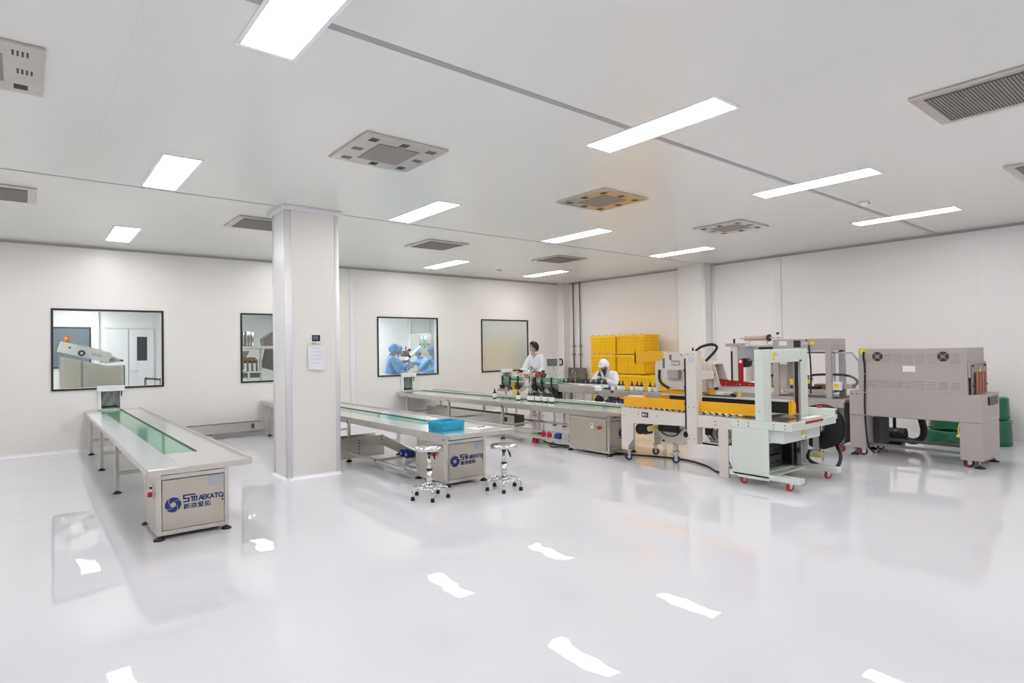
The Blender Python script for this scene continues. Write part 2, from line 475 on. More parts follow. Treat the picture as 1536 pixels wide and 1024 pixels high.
copy_tree(v1, (5.27, 4.75, H), None, 'square ceiling vent with slots, tinted amber by the crates')
copy_tree(v1, (8.02, 4.73, H), None, 'square ceiling vent with slots, nearest the wall pier on the right wall')
copy_tree(v1, (-.29, 4.65, H), None, 'square ceiling vent with slots, cut by the left edge of the photo')
v2 = vent((5.27, 8.4, H), 'fine grille ceiling vent behind the second light beyond the pillar', 'grille')
copy_tree(v2, (8.06, 8.4, H), None, 'fine grille ceiling vent farthest back, close to the far corner light')
copy_tree(v2, (2.48, 8.35, H), None, 'fine grille ceiling vent partly hidden by the pillar top')
copy_tree(v2, (-.29, 8.28, H), None, 'fine grille ceiling vent cut by the left edge, near the back wall')
copy_tree(v2, (5.27, 1.1, H), None, 'largest fine grille ceiling vent, at the top right of the photo')
copy_tree(v2, (7.94, 1.1, H), None, 'fine grille ceiling vent, only its tip showing at the right edge')
def detector(x, y, label):
    o = link('smoke_detector', MB().lathe([(0, 0), (.055, 0), (.055, -.02), (.05, -.032), (.03, -.04), (.028, -.05), (0, -.052)], seg=20, m='lamp_frame').box(-.03, .03, -.056, -.05, -.03, -.024, 'slot_dark'), None, org=(0, 0, 0))
    o.location = (x, y, H); tag(o, label, 'smoke detector')
detector(8.0, 2.92, 'white smoke detector beside the grey joint strip, between two light panels')
detector(8.05, 10.3, 'tiny white smoke detector near the far corner of the ceiling')
# ------------------------------------------------------------------ packing conveyors
def foot_pad(b, x, y, top):
    b.lathe([(0, 0), (.042, 0), (.042, .008), (.03, .018), (.014, .026), (.012, .03)], (x, y, 0), 18, 'black_rubber')
    b.cyl((x, y, .02), (x, y, top), .011, 8, m='steel')
def swirl(b, cx, cz, y, r, m='logo_blue', n=4, twist=1.5):
    """round blue emblem of curved blades round an open eye, facing -Y"""
    for k in range(n):
        a0 = 2*PI*k/n+.4; rows = []
        for i in range(9):
            q = .36+.64*i/8; sh = twist*(1-q)**1.1; gap = .13+.10*(q-.36)
            a1, a2 = a0+sh+gap, a0+sh+2*PI/n
            rows.append([(cx+r*q*math.cos(a1+(a2-a1)*j/8), y, cz+r*q*math.sin(a1+(a2-a1)*j/8)) for j in range(9)])
        V = [[b.bm.verts.new(p) for p in row] for row in rows]
        b._tag([b.bm.faces.new((V[i][j], V[i+1][j], V[i+1][j+1], V[i][j+1])) for i in range(8) for j in range(8)], m)
def branding(cab, x, y, z, w_, stripe=True):
    """emblem with two lines of lettering on the cabinet door (x = left edge, z = emblem centre height)"""
    r = w_*.136
    e = MB(); swirl(e, x+r, z, y-.0018, r); link('emblem', e, cab, 'logo_blue', fix=False)
    t = MB(); x0 = x+2*r+w_*.03; tw = w_-2*r-w_*.03
    me, mw_, mh = text_mesh('EKATO', .1, .0006, 1.0, 0, .0035); s1 = tw*.53/mw_
    t.add_mesh(me, 'logo_blue', face_negy(x0+tw*.47, y-.0012, z+.006) @ Matrix.Diagonal((s1, s1*1.12, s1, 1)))
    hh = mh*s1*1.12
    # S with a long top bar that runs over T, I, N and A
    lw = hh*.24; zb = z+.006; zt = zb+hh*1.42
    def bar(a, c, lo, hi): t.box(x0+a, x0+c, y-.0018, y-.0008, lo, hi, 'logo_blue')
    sw = tw*.15
    bar(0, tw*.30, zt-lw, zt); bar(0, lw, zb+(zt-zb)*.5-lw*.5, zt); bar(0, sw, zb+(zt-zb)*.5-lw*.5, zb+(zt-zb)*.5+lw*.5)
    bar(sw-lw, sw, zb, zb+(zt-zb)*.5+lw*.5); bar(0, sw, zb, zb+lw)
    z2 = zb+hh*.98
    bar(sw+tw*.02, sw+tw*.18, z2-lw*.8, z2)
    for u in (.055, .105, .16): bar(sw+tw*u, sw+tw*u+lw*.9, zb, z2)
    me, mw2, _ = text_mesh('A', .1, .0006, 1., 0, .0035)
    t.add_mesh(me, 'logo_blue', face_negy(x0+tw*.365, y-.0012, zb) @ Matrix.Diagonal((s1, s1*1.12, s1, 1)))
    link('lettering', t, cab, 'logo_blue', fix=False)
    t2 = MB(); me, cw, ch = text_mesh('\u65b0\u6d6a\u7231\u62d3', .1, .0006, 1., 0, 0.); s2 = tw*.66/max(cw, 1e-3)
    for k in range(4): t2.add_mesh(me, 'logo_blue', face_negy(x0+tw*.01+.0011*(k % 2), y-.0012-.0002*k, z-.007-ch*s2*.92+.0011*(k//2)) @ Matrix.Diagonal((s2, s2*.95, s2, 1)))
    link('lettering', t2, cab, 'logo_blue', fix=False)

def conveyor(label, x0, x1, y0, y1, z, bx0, bx1, by0, legs, cab, door='front'):
    T = thing('packing_conveyor', (x0, y0, 0), label, 'conveyor', 'stainless packing conveyors')
    t = MB(); th = .045
    t.box(x0, bx0, y0, y1, z-.012, z, 'steel_top', .003); t.box(bx1, x1, y0, y1, z-.012, z, 'steel_top', .003)
    t.box(bx0, bx1, y0, by0, z-.012, z, 'steel_top')
    t.box(x0-.004, x0+.012, y0, y1, z-th, z+.001, 'steel', .003); t.box(x1-.012, x1+.004, y0, y1, z-th, z+.022, 'steel', .004)
    t.box(x0, x1, y0-.004, y0+.012, z-th, z+.001, 'steel', .003); t.box(x0, x1, y1-.012, y1, z-th, z, 'steel')
    link('tabletop', t, T)
    b = MB(); b.box(bx0+.004, bx1-.004, by0+.006, y1-.02, z-.02, z-.004, 'belt_green'); b.box(bx1-.006, bx1+.004, by0, y1, z-.01, z+.006, 'belt_dark')
    link('belt', b, T)
    f = MB()                                              # rails under the top
    f.box(x0+.03, x0+.07, y0+.25, y1-.05, z-.09, z-.045, 'steel'); f.box(x1-.07, x1-.03, y0+.25, y1-.05, z-.09, z-.045, 'steel')
    for y in legs: f.box(x0+.07, x1-.07, y-.02, y+.02, z-.09, z-.045, 'steel'); f.box(x0+.07, x1-.07, y-.015, y+.015, .2, .235, 'steel')
    for y in legs:
        for x in (x0+.05, x1-.05): f.box(x-.004, x+.004, y-.004, y+.004, .2, z-.06, 'steel')
    link('underframe', f, T)
    for y in legs:
        for x in (x0+.05, x1-.05):
            l = MB().box(x-.02, x+.02, y-.02, y+.02, .03, z-.05, 'steel', .004); lo = link('leg', l, T)
            p = MB(); foot_pad(p, x, y, .05); link('foot', p, lo)
    c0, c1, d0, d1, ct = cab
    C = MB(); q = .035                                    # cabinet carcass: four posts, rails, side and back sheets
    for x in (c0, c1-q):
        for y in (d0, d1-q): C.box(x, x+q, y, y+q, .035, z-.045, 'steel', .003)
    for zz in (.035, ct-.035):
        C.box(c0+q, c1-q, d0+.003, d0+q, zz, zz+q, 'steel', .002); C.box(c0+q, c1-q, d1-q, d1, zz, zz+q, 'steel')
        C.box(c0+.003, c0+q, d0+q, d1-q, zz, zz+q, 'steel'); C.box(c1-q, c1-.003, d0+q, d1-q, zz, zz+q, 'steel')
    C.box(c0+.006, c0+.014, d0+q, d1-q, .05, ct, 'steel_door'); C.box(c1-.014, c1-.006, d0+q, d1-q, .05, ct, 'steel_door')
    C.box(c0+q, c1-q, d1-.02, d1-.012, .05, ct, 'steel_door')
    C.box(c0+q, c1-q, d0+.10, d1-.1, ct-.03, z-.05, 'steel_dark')
    co_ = link('cabinet', C, T)
    D = MB()
    D.box(c0+q+.004, c1-q-.004, d0-.002, d0+.012, .075, ct-.04, 'steel_door', .002); dy = d0-.002
    D.box(c1-q-.022, c1-q-.012, d0-.012, d0-.001, .28, .296, 'black_plastic'); D.cyl((c1-q-.017, d0-.012, .262), (c1-q-.017, d0-.001, .262), .007, 8, m='black_plastic')
    D.box(c1-q-.13, c1-q-.02, dy-.0012, dy, ct-.125, ct-.05, 'label_blue')
    link('door', D, co_)
    e = MB() if door == 'front' else None
    if e: e.box(c0-.002, c0+.006, d0+.2, d0+.28, .30, .42, 'steel'); e.cyl((c0-.03, d0+.24, .335), (c0, d0+.24, .335), .022, 14, m='red_plastic')
    if e: e.cyl((c0-.016, d0+.24, .39), (c0, d0+.24, .39), .010, 10, m='black_plastic'); link('emergency_stop', e, co_)
    for x in (c0+.018, c1-.018):
        for y in (d0+.018, d1-.018):
            p = MB(); foot_pad(p, x, y, .05); link('foot', p, co_)
    g = MB(); g.cyl((c0+.06, d0+.06, z-.085), (c1-.06, d0+.06, z-.085), .026, 12, m='steel'); g.box(c1-.2, c1-.07, d0+.02, d0+.1, z-.10, z-.055, 'black_plastic', .004)
    g.box(c0+.18, c0+.30, d0+.03, d0+.05, z-.11, z-.06, 'label_white')
    link('drive_roller', g, T)
    return T, co_
TA, CA = conveyor('stainless packing conveyor with a long green belt, reaching to the window with the inclined machine', .715, 1.465, 5.27, 11.60, .62, .945, 1.2, 6.05,
    (7.77, 9.47, 11.05), (.812, 1.352, 5.55, 6.2, .52))
branding(CA, .868, 5.545, .275, .44)
TB, CB = conveyor('stainless packing conveyor running behind the pillar, with the blue basket on its end', 3.38, 4.24, 5.18, 11.60, .62, 3.66, 3.92, 6.2,
    (7.78, 9.5, 11.2), (3.565, 4.105, 5.55, 6.2, .50))
branding(CB, 3.62, 5.545, .27, .44)
TC, CC = conveyor('stainless packing conveyor from the gowned workers window to the cream carton sealer, carrying brown bottles', 6.2, 7.13, 5.34, 11.60, .62, 6.55, 6.86, 5.5,
    (7.95, 9.6, 11.2), (6.245, 6.80, 5.57, 6.36, .52), 'plain')
e = MB(); swirl(e, 6.52, .30, 5.564, .085); link('emblem', e, CC, 'logo_blue', fix=False)
# control sheet on the long side of the third cabinet
p = MB(); p.box(6.236, 6.249, 5.62, 6.31, .07, .5, 'steel_door', .002); p.box(6.228, 6.237, 5.86, 5.9, .36, .44, 'label_white', .002)
p.cyl((6.224, 5.88, .42), (6.23, 5.88, .42), .009, 10, m='black_plastic'); link('side_door', p, CC)
p = MB(); p.cyl((6.205, 5.74, .385), (6.236, 5.74, .385), .026, 14, m='red_plastic'); link('emergency_stop', p, CC)
p = MB(); p.box(6.68, 6.76, 5.5, 5.57, .46, .57, 'black_plastic', .006); p.box(6.7, 6.74, 5.495, 5.5, .49, .54, 'screen_grey'); link('speed_controller', p, CC)
# lower return chute under the middle conveyor
ch = MB(); ch.box(3.2, 3.9, 7.66, 7.675, .07, .335, 'steel', .002); ch.box(3.2, 3.9, 7.93, 7.945, .07, .335, 'steel'); ch.box(3.2, 3.9, 7.66, 7.945, .06, .07, 'steel')
for k in range(5): ch.cyl((3.52, 7.65, .13+k*.04), (3.52, 7.662, .13+k*.04), .008, 8, m='slot_dark')
for k in range(2): ch.cyl((3.86, 7.65, .27+k*.04), (3.86, 7.662, .27+k*.04), .008, 8, m='slot_dark')
link('lower_trough', ch, TB)
ch = MB(); ch.prism([(7.66, .20), (6.75, .10), (6.2, .10), (6.2, .22), (6.75, .22), (7.66, .34)], 'yz', 3.86, 3.872, 'steel'); ch.prism([(7.66, .19), (6.75, .10), (6.2, .10), (6.2, .11), (6.75, .11), (7.66, .2)], 'yz', 3.872, 4.14, 'steel')
link('lower_chute', ch, TB)
for y in (7.0, 6.86):
    b = MB(); b.cyl((3.80, y, .165), (3.86, y, .165), .05, 16, m='blue_plastic'); b.cyl((3.795, y, .165), (3.80, y, .165), .018, 12, m='label_blue'); link('blue_motor', b, TB)
f = MB(); f.box(3.43, 3.46, 6.25, 7.7, .10, .13, 'steel'); f.box(4.16, 4.19, 6.25, 7.7, .10, .13, 'steel'); f.box(3.43, 4.19, 6.98, 7.01, .10, .13, 'steel'); link('floor_frame', f, TB)
# lower rail, trough and sockets under the third conveyor
f = MB(); f.box(6.23, 6.26, 6.36, 9.6, .20, .235, 'steel'); f.box(6.23, 6.26, 6.36, 9.6, .10, .15, 'steel'); f.box(7.07, 7.1, 6.36, 9.6, .20, .235, 'steel'); link('lower_rail', f, TC)
f = MB(); f.box(6.78, 6.79, 8.3, 11.3, .12, .31, 'steel'); f.box(7.02, 7.03, 8.3, 11.3, .12, .31, 'steel'); f.box(6.78, 7.03, 8.3, 11.3, .11, .12, 'steel'); f.box(6.772, 6.78, 8.5, 8.62, .19, .27, 'slot_dark'); link('lower_trough', f, TC)
for y, m_ in ((6.90, 'red_plastic'), (6.77, 'red_plastic'), (6.60, 'blue_plastic')):
    b = MB(); b.cyl((6.215, y, .185), (6.245, y, .175), .048, 16, r2=.04, m=m_); b.cyl((6.208, y, .187), (6.216, y, .185), .036, 14, m='red_paint' if m_ == 'red_plastic' else m_)
    if m_ == 'blue_plastic': b.box(6.2, 6.26, 6.52, 6.60, .14, .23, m_, .01)
    link('power_socket', b, TC)
# low trough that runs along the back wall from the first to the second conveyor
g = thing('floor_trough', (1.55, 11.4, 0), 'low stainless trough along the back wall between the two conveyors nearest the pillar', 'trough')
b = MB(); b.box(1.55, 3.36, 11.34, 11.355, .12, .26, 'steel', .002); b.box(1.55, 3.36, 11.535, 11.55, .12, .26, 'steel'); b.box(1.55, 3.36, 11.34, 11.55, .11, .12, 'steel'); b.box(3.15, 3.2, 11.332, 11.34, .15, .23, 'slot_dark')
link('channel', b, g)
b = MB(); b.box(1.56, 3.35, 11.36, 11.53, .205, .215, 'belt_dark'); link('belt', b, g)
for x in (1.7, 2.5, 3.25):
    b = MB(); b.box(x-.015, x+.015, 11.35, 11.38, 0, .115, 'steel'); b.box(x-.015, x+.015, 11.51, 11.54, 0, .115, 'steel'); b.box(x-.012, x+.012, 11.35, 11.54, .08, .10, 'steel'); link('support', b, g)
# belt hatches in the back wall
def hatch(label, x0, x1, z0, z1, body):
    t = thing('belt_hatch', (x0, 11.62, z0), label, 'hatch')
    f = MB(); w_ = .045
    f.box(x0-w_, x0, 11.575, 11.74, z0, z1+.02, 'trim_white', .004); f.box(x1, x1+w_, 11.575, 11.74, z0, z1+.02, 'trim_white', .004)
    f.box(x0-w_-.015, x1+w_+.02, 11.54, 11.62, z1-.005, z1+.085, 'trim_white', .005); f.box(x1+.012, x1+.03, 11.568, 11.576, z0+.2, z0+.3, 'slot_dark')
    link('frame', f, t)
    n = 6
    for k in range(n):
        s = MB(); a = x0+.01+(x1-x0-.02)*k/n; ww = (x1-x0)/n*1.12
        pts = [(a+(.01*math.sin(k*2.1+j)), 11.595+.014*math.sin(k*1.7+j*1.1), z1-(z1-z0-.05)*j/6) for j in range(7)]
        for p, q in zip(pts, pts[1:]): s.quad([p, (p[0]+ww, p[1]+.006, p[2]), (q[0]+ww, q[1]+.006, q[2]), q], 'strip_clear')
        bmesh.ops.remove_doubles(s.bm, verts=s.bm.verts[:], dist=1e-5)
        link('curtain_strip', s, t, fix=False)
    b = MB(); b.box(x0, x1, 11.9, 11.92, z0, z1, body); b.box(x0, x0+.01, 11.74, 11.9, z0, z1, 'steel_dark'); b.box(x1-.01, x1, 11.74, 11.9, z0, z1, 'steel_dark'); b.box(x0, x1, 11.74, 11.92, z1-.01, z1, 'steel_dark')
    b.box(x0+.02, x1-.02, 11.63, 11.9, z0+.005, z0+.02, 'belt_green'); link('tunnel_box', b, t)
hatch('white framed belt hatch with clear strips under the window with the inclined machine', .935, 1.185, .64, .93, 'slate')
hatch('small white framed belt hatch under the window with the gowned workers', 6.38, 6.60, .64, .94, 'indigo')
hatch('small white framed belt hatch under the coated window, behind the labelling machine', 9.13, 9.35, .64, .94, 'slate')
# ------------------------------------------------------------------ stools
def stool(x, y, rz, label, sh):
    t = thing('lab_stool', (x, y, 0), label, 'stool', 'round chrome stools')
    b = MB(); b.lathe([(0, sh), (.128, sh+.002), (.142, sh-.006), (.146, sh-.022), (.140, sh-.038), (.131, sh-.04), (.129, sh-.03), (0, sh-.028)], seg=36, m='chrome'); link('seat', b, t, org=(0, 0, 0))
    b = MB(); b.cyl((0, 0, sh-.05), (0, 0, sh-.028), .055, 16, m='steel_dark'); b.cyl((0, 0, sh-.075), (0, 0, sh-.05), .024, 12, m='black_plastic'); b.cyl((0, 0, .2), (0, 0, sh-.07), .019, 14, m='chrome'); b.cyl((0, 0, .115), (0, 0, .29), .030, 16, m='chrome')
    b.cyl((0, 0, .282), (0, 0, .294), .034, 16, m='black_plastic'); b.cyl((0, 0, .105), (0, 0, .13), .05, 18, m='chrome'); link('gas_lift', b, t, org=(0, 0, 0))
    b = MB(); b.tube(spline([(.015, 0, sh-.062), (.06, -.01, sh-.07), (.085, -.012, sh-.11)], 5), .006, 7, m='black_plastic'); b.cyl((.08, -.012, sh-.095), (.1, -.014, sh-.15), .012, 8, r2=.008, m='black_plastic'); link('height_lever', b, t, org=(0, 0, 0))
    b = MB(); b.tube([(.148*math.cos(a*PI/16), .148*math.sin(a*PI/16), .115) for a in range(32)], .010, 8, m='chrome', closed=True)
    for k in range(5):
        a = 2*PI*k/5; b.cyl((.04*math.cos(a), .04*math.sin(a), .117), (.148*math.cos(a), .148*math.sin(a), .115), .009, 8, m='chrome')
    link('foot_ring', b, t, org=(0, 0, 0))
    for k in range(5):
        a = 2*PI*k/5; c, s = math.cos(a), math.sin(a)
        b = MB(); b.tube(spline([(.138*c, .138*s, .115), (.172*c, .172*s, .112), (.186*c, .186*s, .09), (.188*c, .188*s, .03)], 5), .0115, 8, m='chrome'); lg = link('leg', b, t, org=(0, 0, 0))
        b = MB(); b.lathe([(0, 0), (.022, 0), (.018, .036), (.014, .038), (0, .038)], (.188*c, .188*s, 0), 14, 'black_rubber'); link('rubber_foot', b, lg, org=(0, 0, 0))
    t.rotation_euler = (0, 0, rz)
stool(3.195, 5.29, .55, 'round chrome stool in front of the middle conveyor cabinet, nearer the pillar', .525)
stool(3.985, 5.06, .25, 'round chrome stool standing clear of the middle conveyor, with its black lever showing', .485)
# ------------------------------------------------------------------ small things on the conveyors
def basket(x, y, z, rz):
    t = thing('plastic_basket', (x, y, z), 'light blue plastic basket on the end of the middle conveyor', 'basket'); a, c, h_ = .168, .13, .085
    b = MB(); th = .006
    b.box(-a+.02, a-.02, -c+.02, c-.02, 0, th, 'basket_blue')
    for s in (-1, 1):
        for k in range(4):
            zz = .0+h_*k/4
            o = .02*(1-k/4)
            b.box(-a+o, a-o, s*(c-o)-th/2, s*(c-o)+th/2, zz, zz+h_/4*.72, 'basket_blue'); b.box(s*(a-o)-th/2, s*(a-o)+th/2, -c+o, c-o, zz, zz+h_/4*.72, 'basket_blue')
        for k in range(13):
            u = -a+.02+(2*a-.04)*k/12; b.box(u-.004, u+.004, s*(c-.016)-th/2, s*(c-.004)+th/2, 0, h_, 'basket_blue')
        for k in range(9):
            u = -c+.02+(2*c-.04)*k/8; b.box(s*(a-.010)-.008, s*(a-.010)+.008, u-.004, u+.004, 0, h_, 'basket_blue')
    link('lattice', b, t, org=(0, 0, 0))
    r = MB(); r.box(-a-.008, a+.008, -c-.008, -c+.006, h_, h_+.012, 'basket_blue', .003); r.box(-a-.008, a+.008, c-.006, c+.008, h_, h_+.012, 'basket_blue', .003)
    r.box(-a-.008, -a+.006, -c, c, h_, h_+.012, 'basket_blue', .003); r.box(a-.006, a+.008, -c, c, h_, h_+.012, 'basket_blue', .003); link('rim', r, t, org=(0, 0, 0))
    t.rotation_euler = (0, 0, rz)
basket(3.66, 5.68, .622, .12)
p = link('paper_sheet', MB().box(-.15, .15, -.105, .105, 0, .002, 'paper').box(-.09, .09, -.07, -.04, .002, .0024, 'paper_ink'), None, org=(0, 0, 0)); p.location = (3.97, 5.48, .6215); p.rotation_euler = (0, 0, .2); tag(p, 'white paper sheet lying beside the blue basket', 'paper')
p = thing('pen', (4.0, 5.49, .6255), 'small dark blue pen lying on the paper beside the basket', 'pen')
link('barrel', MB().cyl((-.05, 0, .004), (.05, .012, .004), .004, 8, m='indigo'), p, org=(0, 0, 0)); link('cap', MB().cyl((.03, .0096, .004), (.058, .013, .004), .0052, 8, m='logo_blue'), p, org=(0, 0, 0))
def bottle_proto():
    t = bpy.data.objects.new('pump_bottle', None); COL.objects.link(t); t.empty_display_size = .05
    b = MB(); b.lathe([(0, 0), (.03, 0), (.033, .004), (.033, .092), (.028, .104), (.013, .112), (.012, .12), (0, .12)], seg=20, m='bottle_brown'); link('body', b, t, org=(0, 0, 0))
    b = MB(); b.lathe([(.0335, .018), (.0338, .019), (.0338, .086), (.0335, .087)], seg=20, m='label_white'); link('paper_label', b, t, org=(0, 0, 0))
    b = MB(); b.lathe([(0, .118), (.0145, .118), (.0145, .136), (.006, .138), (.005, .152), (.012, .153), (.012, .162), (0, .163)], seg=14, m='black_plastic'); b.cyl((0, 0, .158), (-.028, 0, .155), .005, 8, m='black_plastic'); link('pump', b, t, org=(0, 0, 0))
    return t
BOT = bottle_proto(); used = [False]
def bottle(x, y, z, label, group, rz=0):
    if not used[0]: o = BOT; used[0] = True; o.location = (x, y, z); o.rotation_euler = (0, 0, rz)
    else: o = copy_tree(BOT, (x, y, z), rz)
    o.scale = (1.1, 1.1, 1.1); tag(o, label, 'bottle', group)
G1 = 'brown pump bottles on the packing conveyor'
bottle(6.60, 8.62, .617, 'brown pump bottle with white label standing alone on the packing conveyor, farthest from the others', G1, 0)
bottle(6.62, 7.98, .617, 'brown pump bottle with white label, slightly apart at the window end of the close row', G1, .3)
for k, (x, y) in enumerate(((6.66, 7.73), (6.65, 7.65), (6.70, 7.57), (6.66, 7.49), (6.71, 7.41), (6.67, 7.33), (6.70, 7.24), (6.66, 7.16))):
    bottle(x, y, .617, ['first brown pump bottle of the close row on the packing conveyor, window end', 'second bottle of the close row on the packing conveyor, from the window end', 'third bottle of the close row on the packing conveyor, from the window end',
     'fourth bottle of the close row on the packing conveyor, from the window end', 'fifth bottle of the close row on the packing conveyor, from the window end', 'sixth bottle of the close row on the packing conveyor, from the window end', 'next to last bottle of the close row on the packing conveyor, sealer end', 'last bottle of the close row on the packing conveyor, nearest the carton sealer'][k], G1, .2*k)
# things on the pillar
t = thing('thermometer', (2.72, 7.12, 1.66), 'small dark screened digital thermometer fixed on the pillar above the paper', 'thermometer')
link('case', MB().box(2.665, 2.785, 7.1, 7.119, 1.605, 1.72, 'label_white', .004), t)
link('screen', MB().box(2.675, 2.775, 7.097, 7.1, 1.635, 1.712, 'screen_dark').box(2.69, 2.715, 7.0955, 7.097, 1.655, 1.7, 'screen_grey').box(2.722, 2.747, 7.0955, 7.097, 1.655, 1.7, 'screen_grey'), t)
link('sticker', MB().box(2.67, 2.73, 7.098, 7.1, 1.608, 1.622, 'yellow_tape'), t)
b = MB()
n = 8
for i in range(n):
    for j in range(n):
        def P(u, v): return (2.63+.215*u, 7.112-.008*math.sin(u*4+v*3)*(1-v)-.006*(1-v), 1.29+.30*v)
        b.quad([P(i/n, j/n), P((i+1)/n, j/n), P((i+1)/n, (j+1)/n), P(i/n, (j+1)/n)], 'paper')
for k, (a, c) in enumerate(((.2, .7), (.15, .8), (.15, .75), (.15, .82), (.2, .6))):
    b.box(2.63+.215*a, 2.63+.215*c, 7.0985, 7.0995, 1.55-.045*k, 1.556-.045*k, 'paper_ink')
o = link('paper_notice', b, None, org=(2.74, 7.11, 1.29), fix=False); o.name = 'wall_mounted_notice'; tag(o, 'curled white paper notice taped on the pillar under the thermometer', 'notice')
# ------------------------------------------------------------------ cream carton sealer
def caster(parent, x, y, r, wheel, rz=0., fork='cream', top=.16, brake=False):
    """swivel caster under a leg: plate, fork and wheel"""
    c, s = math.cos(rz), math.sin(rz); w_ = r*.85
    f = MB(); R = Matrix.Translation((x, y, 0)) @ Matrix.Rotation(rz, 4, 'Z')
    f.box(-r*.8, r*.8, -r*.8, r*.8, top-.012, top, fork, mx=R)
    for q in (-1, 1): f.prism([(-r*.75, top-.012), (r*.45, top-.012), (r*.35, r*.8), (-r*.1, r*.8)], 'xz', q*(w_*.5+.004)-.003, q*(w_*.5+.004)+.003, fork)
    for v in f.bm.verts[8:]: v.co = R @ v.co
    if brake: f.box(-r*1.5, -r*.6, -w_*.4, w_*.4, top-.035, top-.025, fork, mx=R)
    fo = link('caster', f, parent)
    wq = MB(); wq.cyl((0, -w_*.5, r), (0, w_*.5, r), r, 20, m=wheel); wq.cyl((0, -w_*.52, r), (0, w_*.52, r), r*.5, 14, m='steel')
    for v in wq.bm.verts: v.co = R @ v.co
    link('wheel', wq, fo)
S1 = thing('carton_sealer', (6.2, 3.7, 0), 'cream carton sealer with yellow side rails at the end of the bottle packing conveyor', 'packaging machine')
def side(x0, x1, nm):
    b = MB()
    b.prism([(5.31, .705), (3.64, .685), (3.64, .56), (3.74, .555), (3.74, .14), (3.86, .14), (3.86, .555), (5.11, .51), (5.11, .30), (5.2, .20), (5.2, .145), (5.31, .145)], 'yz', x0, x1, 'cream')
    for y, z in ((5.02, .67), (5.02, .63), (4.72, .63), (3.9, .63), (3.9, .59), (5.26, .6), (3.7, .66)): b.cyl((x0-.003, y, z), (x0+.002, y, z), .008, 8, m='taupe_dark')
    return link(nm, b, S1)
sf = side(6.2, 6.215, 'side_panel'); side(6.90, 6.915, 'side_panel')
b = MB(); b.box(6.192, 6.2, 4.86, 4.96, .60, .665, 'black_plastic', .003); b.box(6.187, 6.193, 4.875, 4.905, .615, .65, 'taupe'); b.box(6.187, 6.193, 4.915, 4.945, .615, .65, 'label_blue'); link('power_switch', b, sf)
b = MB(); b.box(6.215, 6.90, 5.27, 5.31, .52, .68, 'cream'); b.box(6.215, 6.9, 5.285, 5.31, .48, .52, 'cream')
link('cross_frame', b, S1)
for k in range(19):
    y = 3.68+.087*k; r = MB(); r.cyl((6.225, y, .70), (6.89, y, .70), .019, 10, m='steel'); link('roller', r, S1)
def rail(x0, x1, y0, y1, inner):
    b = MB(); b.box(x0, x1, y0, y1, .725, .85, 'yellow_paint', .004)
    ro = link('guide_rail', b, S1)
    q = MB()
    if inner > 0: q.box(x1+.002, x1+.05, y0+.06, y1-.32, .735, .845, 'black_rubber', .004); q.box(x1-.01, x1+.08, y1-.33, y1-.06, .85, .865, 'cream'); q.box(x1, x1+.07, y1-.34, y1-.30, .73, .885, 'yellow_paint')
    else: q.box(x0-.05, x0-.002, y0+.06, y1-.2, .735, .86, 'black_rubber', .004); q.box(x0-.07, x0, y0, y0+.04, .725, .88, 'yellow_paint'); q.box(x0-.08, x1+.02, y0+.05, y1-.1, .865, .88, 'cream')
    link('drive_belt', q, ro)
rail(6.235, 6.255, 3.27, 5.29, 1); rail(6.69, 6.715, 3.2, 5.05, -1)
b = MB(); b.box(6.185, 6.31, 4.135, 4.275, .335, 1.45, 'cream', .006)
for y in (4.17, 4.24):
    for z in (1.41, .78, .4): b.cyl((6.181, y, z), (6.187, y, z), .008, 8, m='steel_dark')
b.cyl((6.23, 4.2, 1.45), (6.23, 4.2, 1.49), .012, 10, m='black_plastic'); b.box(6.182, 6.186, 4.16, 4.235, 1.31, 1.37, 'label_blue')
po = link('mast', b, S1)
b = MB(); b.box(6.186, 6.215, 4.275, 4.297, .5, 1.36, 'black_rubber')
for z in (.45, .8, 1.0, 1.2): b.box(6.18, 6.22, 4.275, 4.302, z, z+.03, 'black_plastic')
link('cable_duct', b, po)
b = MB(); b.tube(spline([(6.27, 4.19, 1.45), (6.29, 4.12, 1.5), (6.3, 4.0, 1.525), (6.31, 3.93, 1.50), (6.33, 3.97, 1.44), (6.35, 4.1, 1.33)], 6), .016, 10, m='black_rubber'); link('air_hose', b, po)
# folding head between the masts: tilted side plates with windows, flap arms
def plate(x0, x1):
    b = MB(); b.prism([(5.06, .94), (4.99, .94), (4.97, 1.10), (4.92, 1.03), (4.75, .95), (4.28, .93), (4.28, 1.31), (4.54, 1.37), (4.93, 1.445), (5.0, 1.43), (5.06, 1.26)], 'yz', x0, x1, 'cream')
    b.box(x0-.003, x0, 4.90, 4.935, 1.22, 1.35, 'taupe_dark'); b.box(x0-.003, x0, 4.79, 4.825, 1.33, 1.40, 'taupe_dark'); b.box(x0-.003, x0, 4.66, 4.80, 1.265, 1.33, 'taupe'); b.box(x0-.012, x0, 4.67, 4.79, 1.275, 1.295, 'chrome')
    b.box(x0-.05, x0, 4.64, 4.83, 1.08, 1.205, 'taupe', .01); b.box(x0-.051, x0-.02, 4.63, 4.655, 1.08, 1.205, 'taupe_dark')
    for y, z in ((4.60, 1.28), (5.03, 1.36), (4.6, 1.2)): b.cyl((x0-.005, y, z), (x0, y, z), .007, 8, m='steel_dark')
    return link('folding_head_plate', b, S1)
plate(6.62, 6.635); plate(6.86, 6.875)
b = MB(); b.box(6.635, 6.86, 4.35, 4.9, 1.24, 1.26, 'cream'); b.box(6.635, 6.86, 4.97, 4.985, 1.1, 1.4, 'cream'); b.box(6.3, 6.62, 4.17, 4.29, 1.1, 1.2, 'cream'); b.box(6.64, 6.86, 4.3, 4.9, .96, 1.0, 'cream', .01); link('folding_head_body', b, S1)
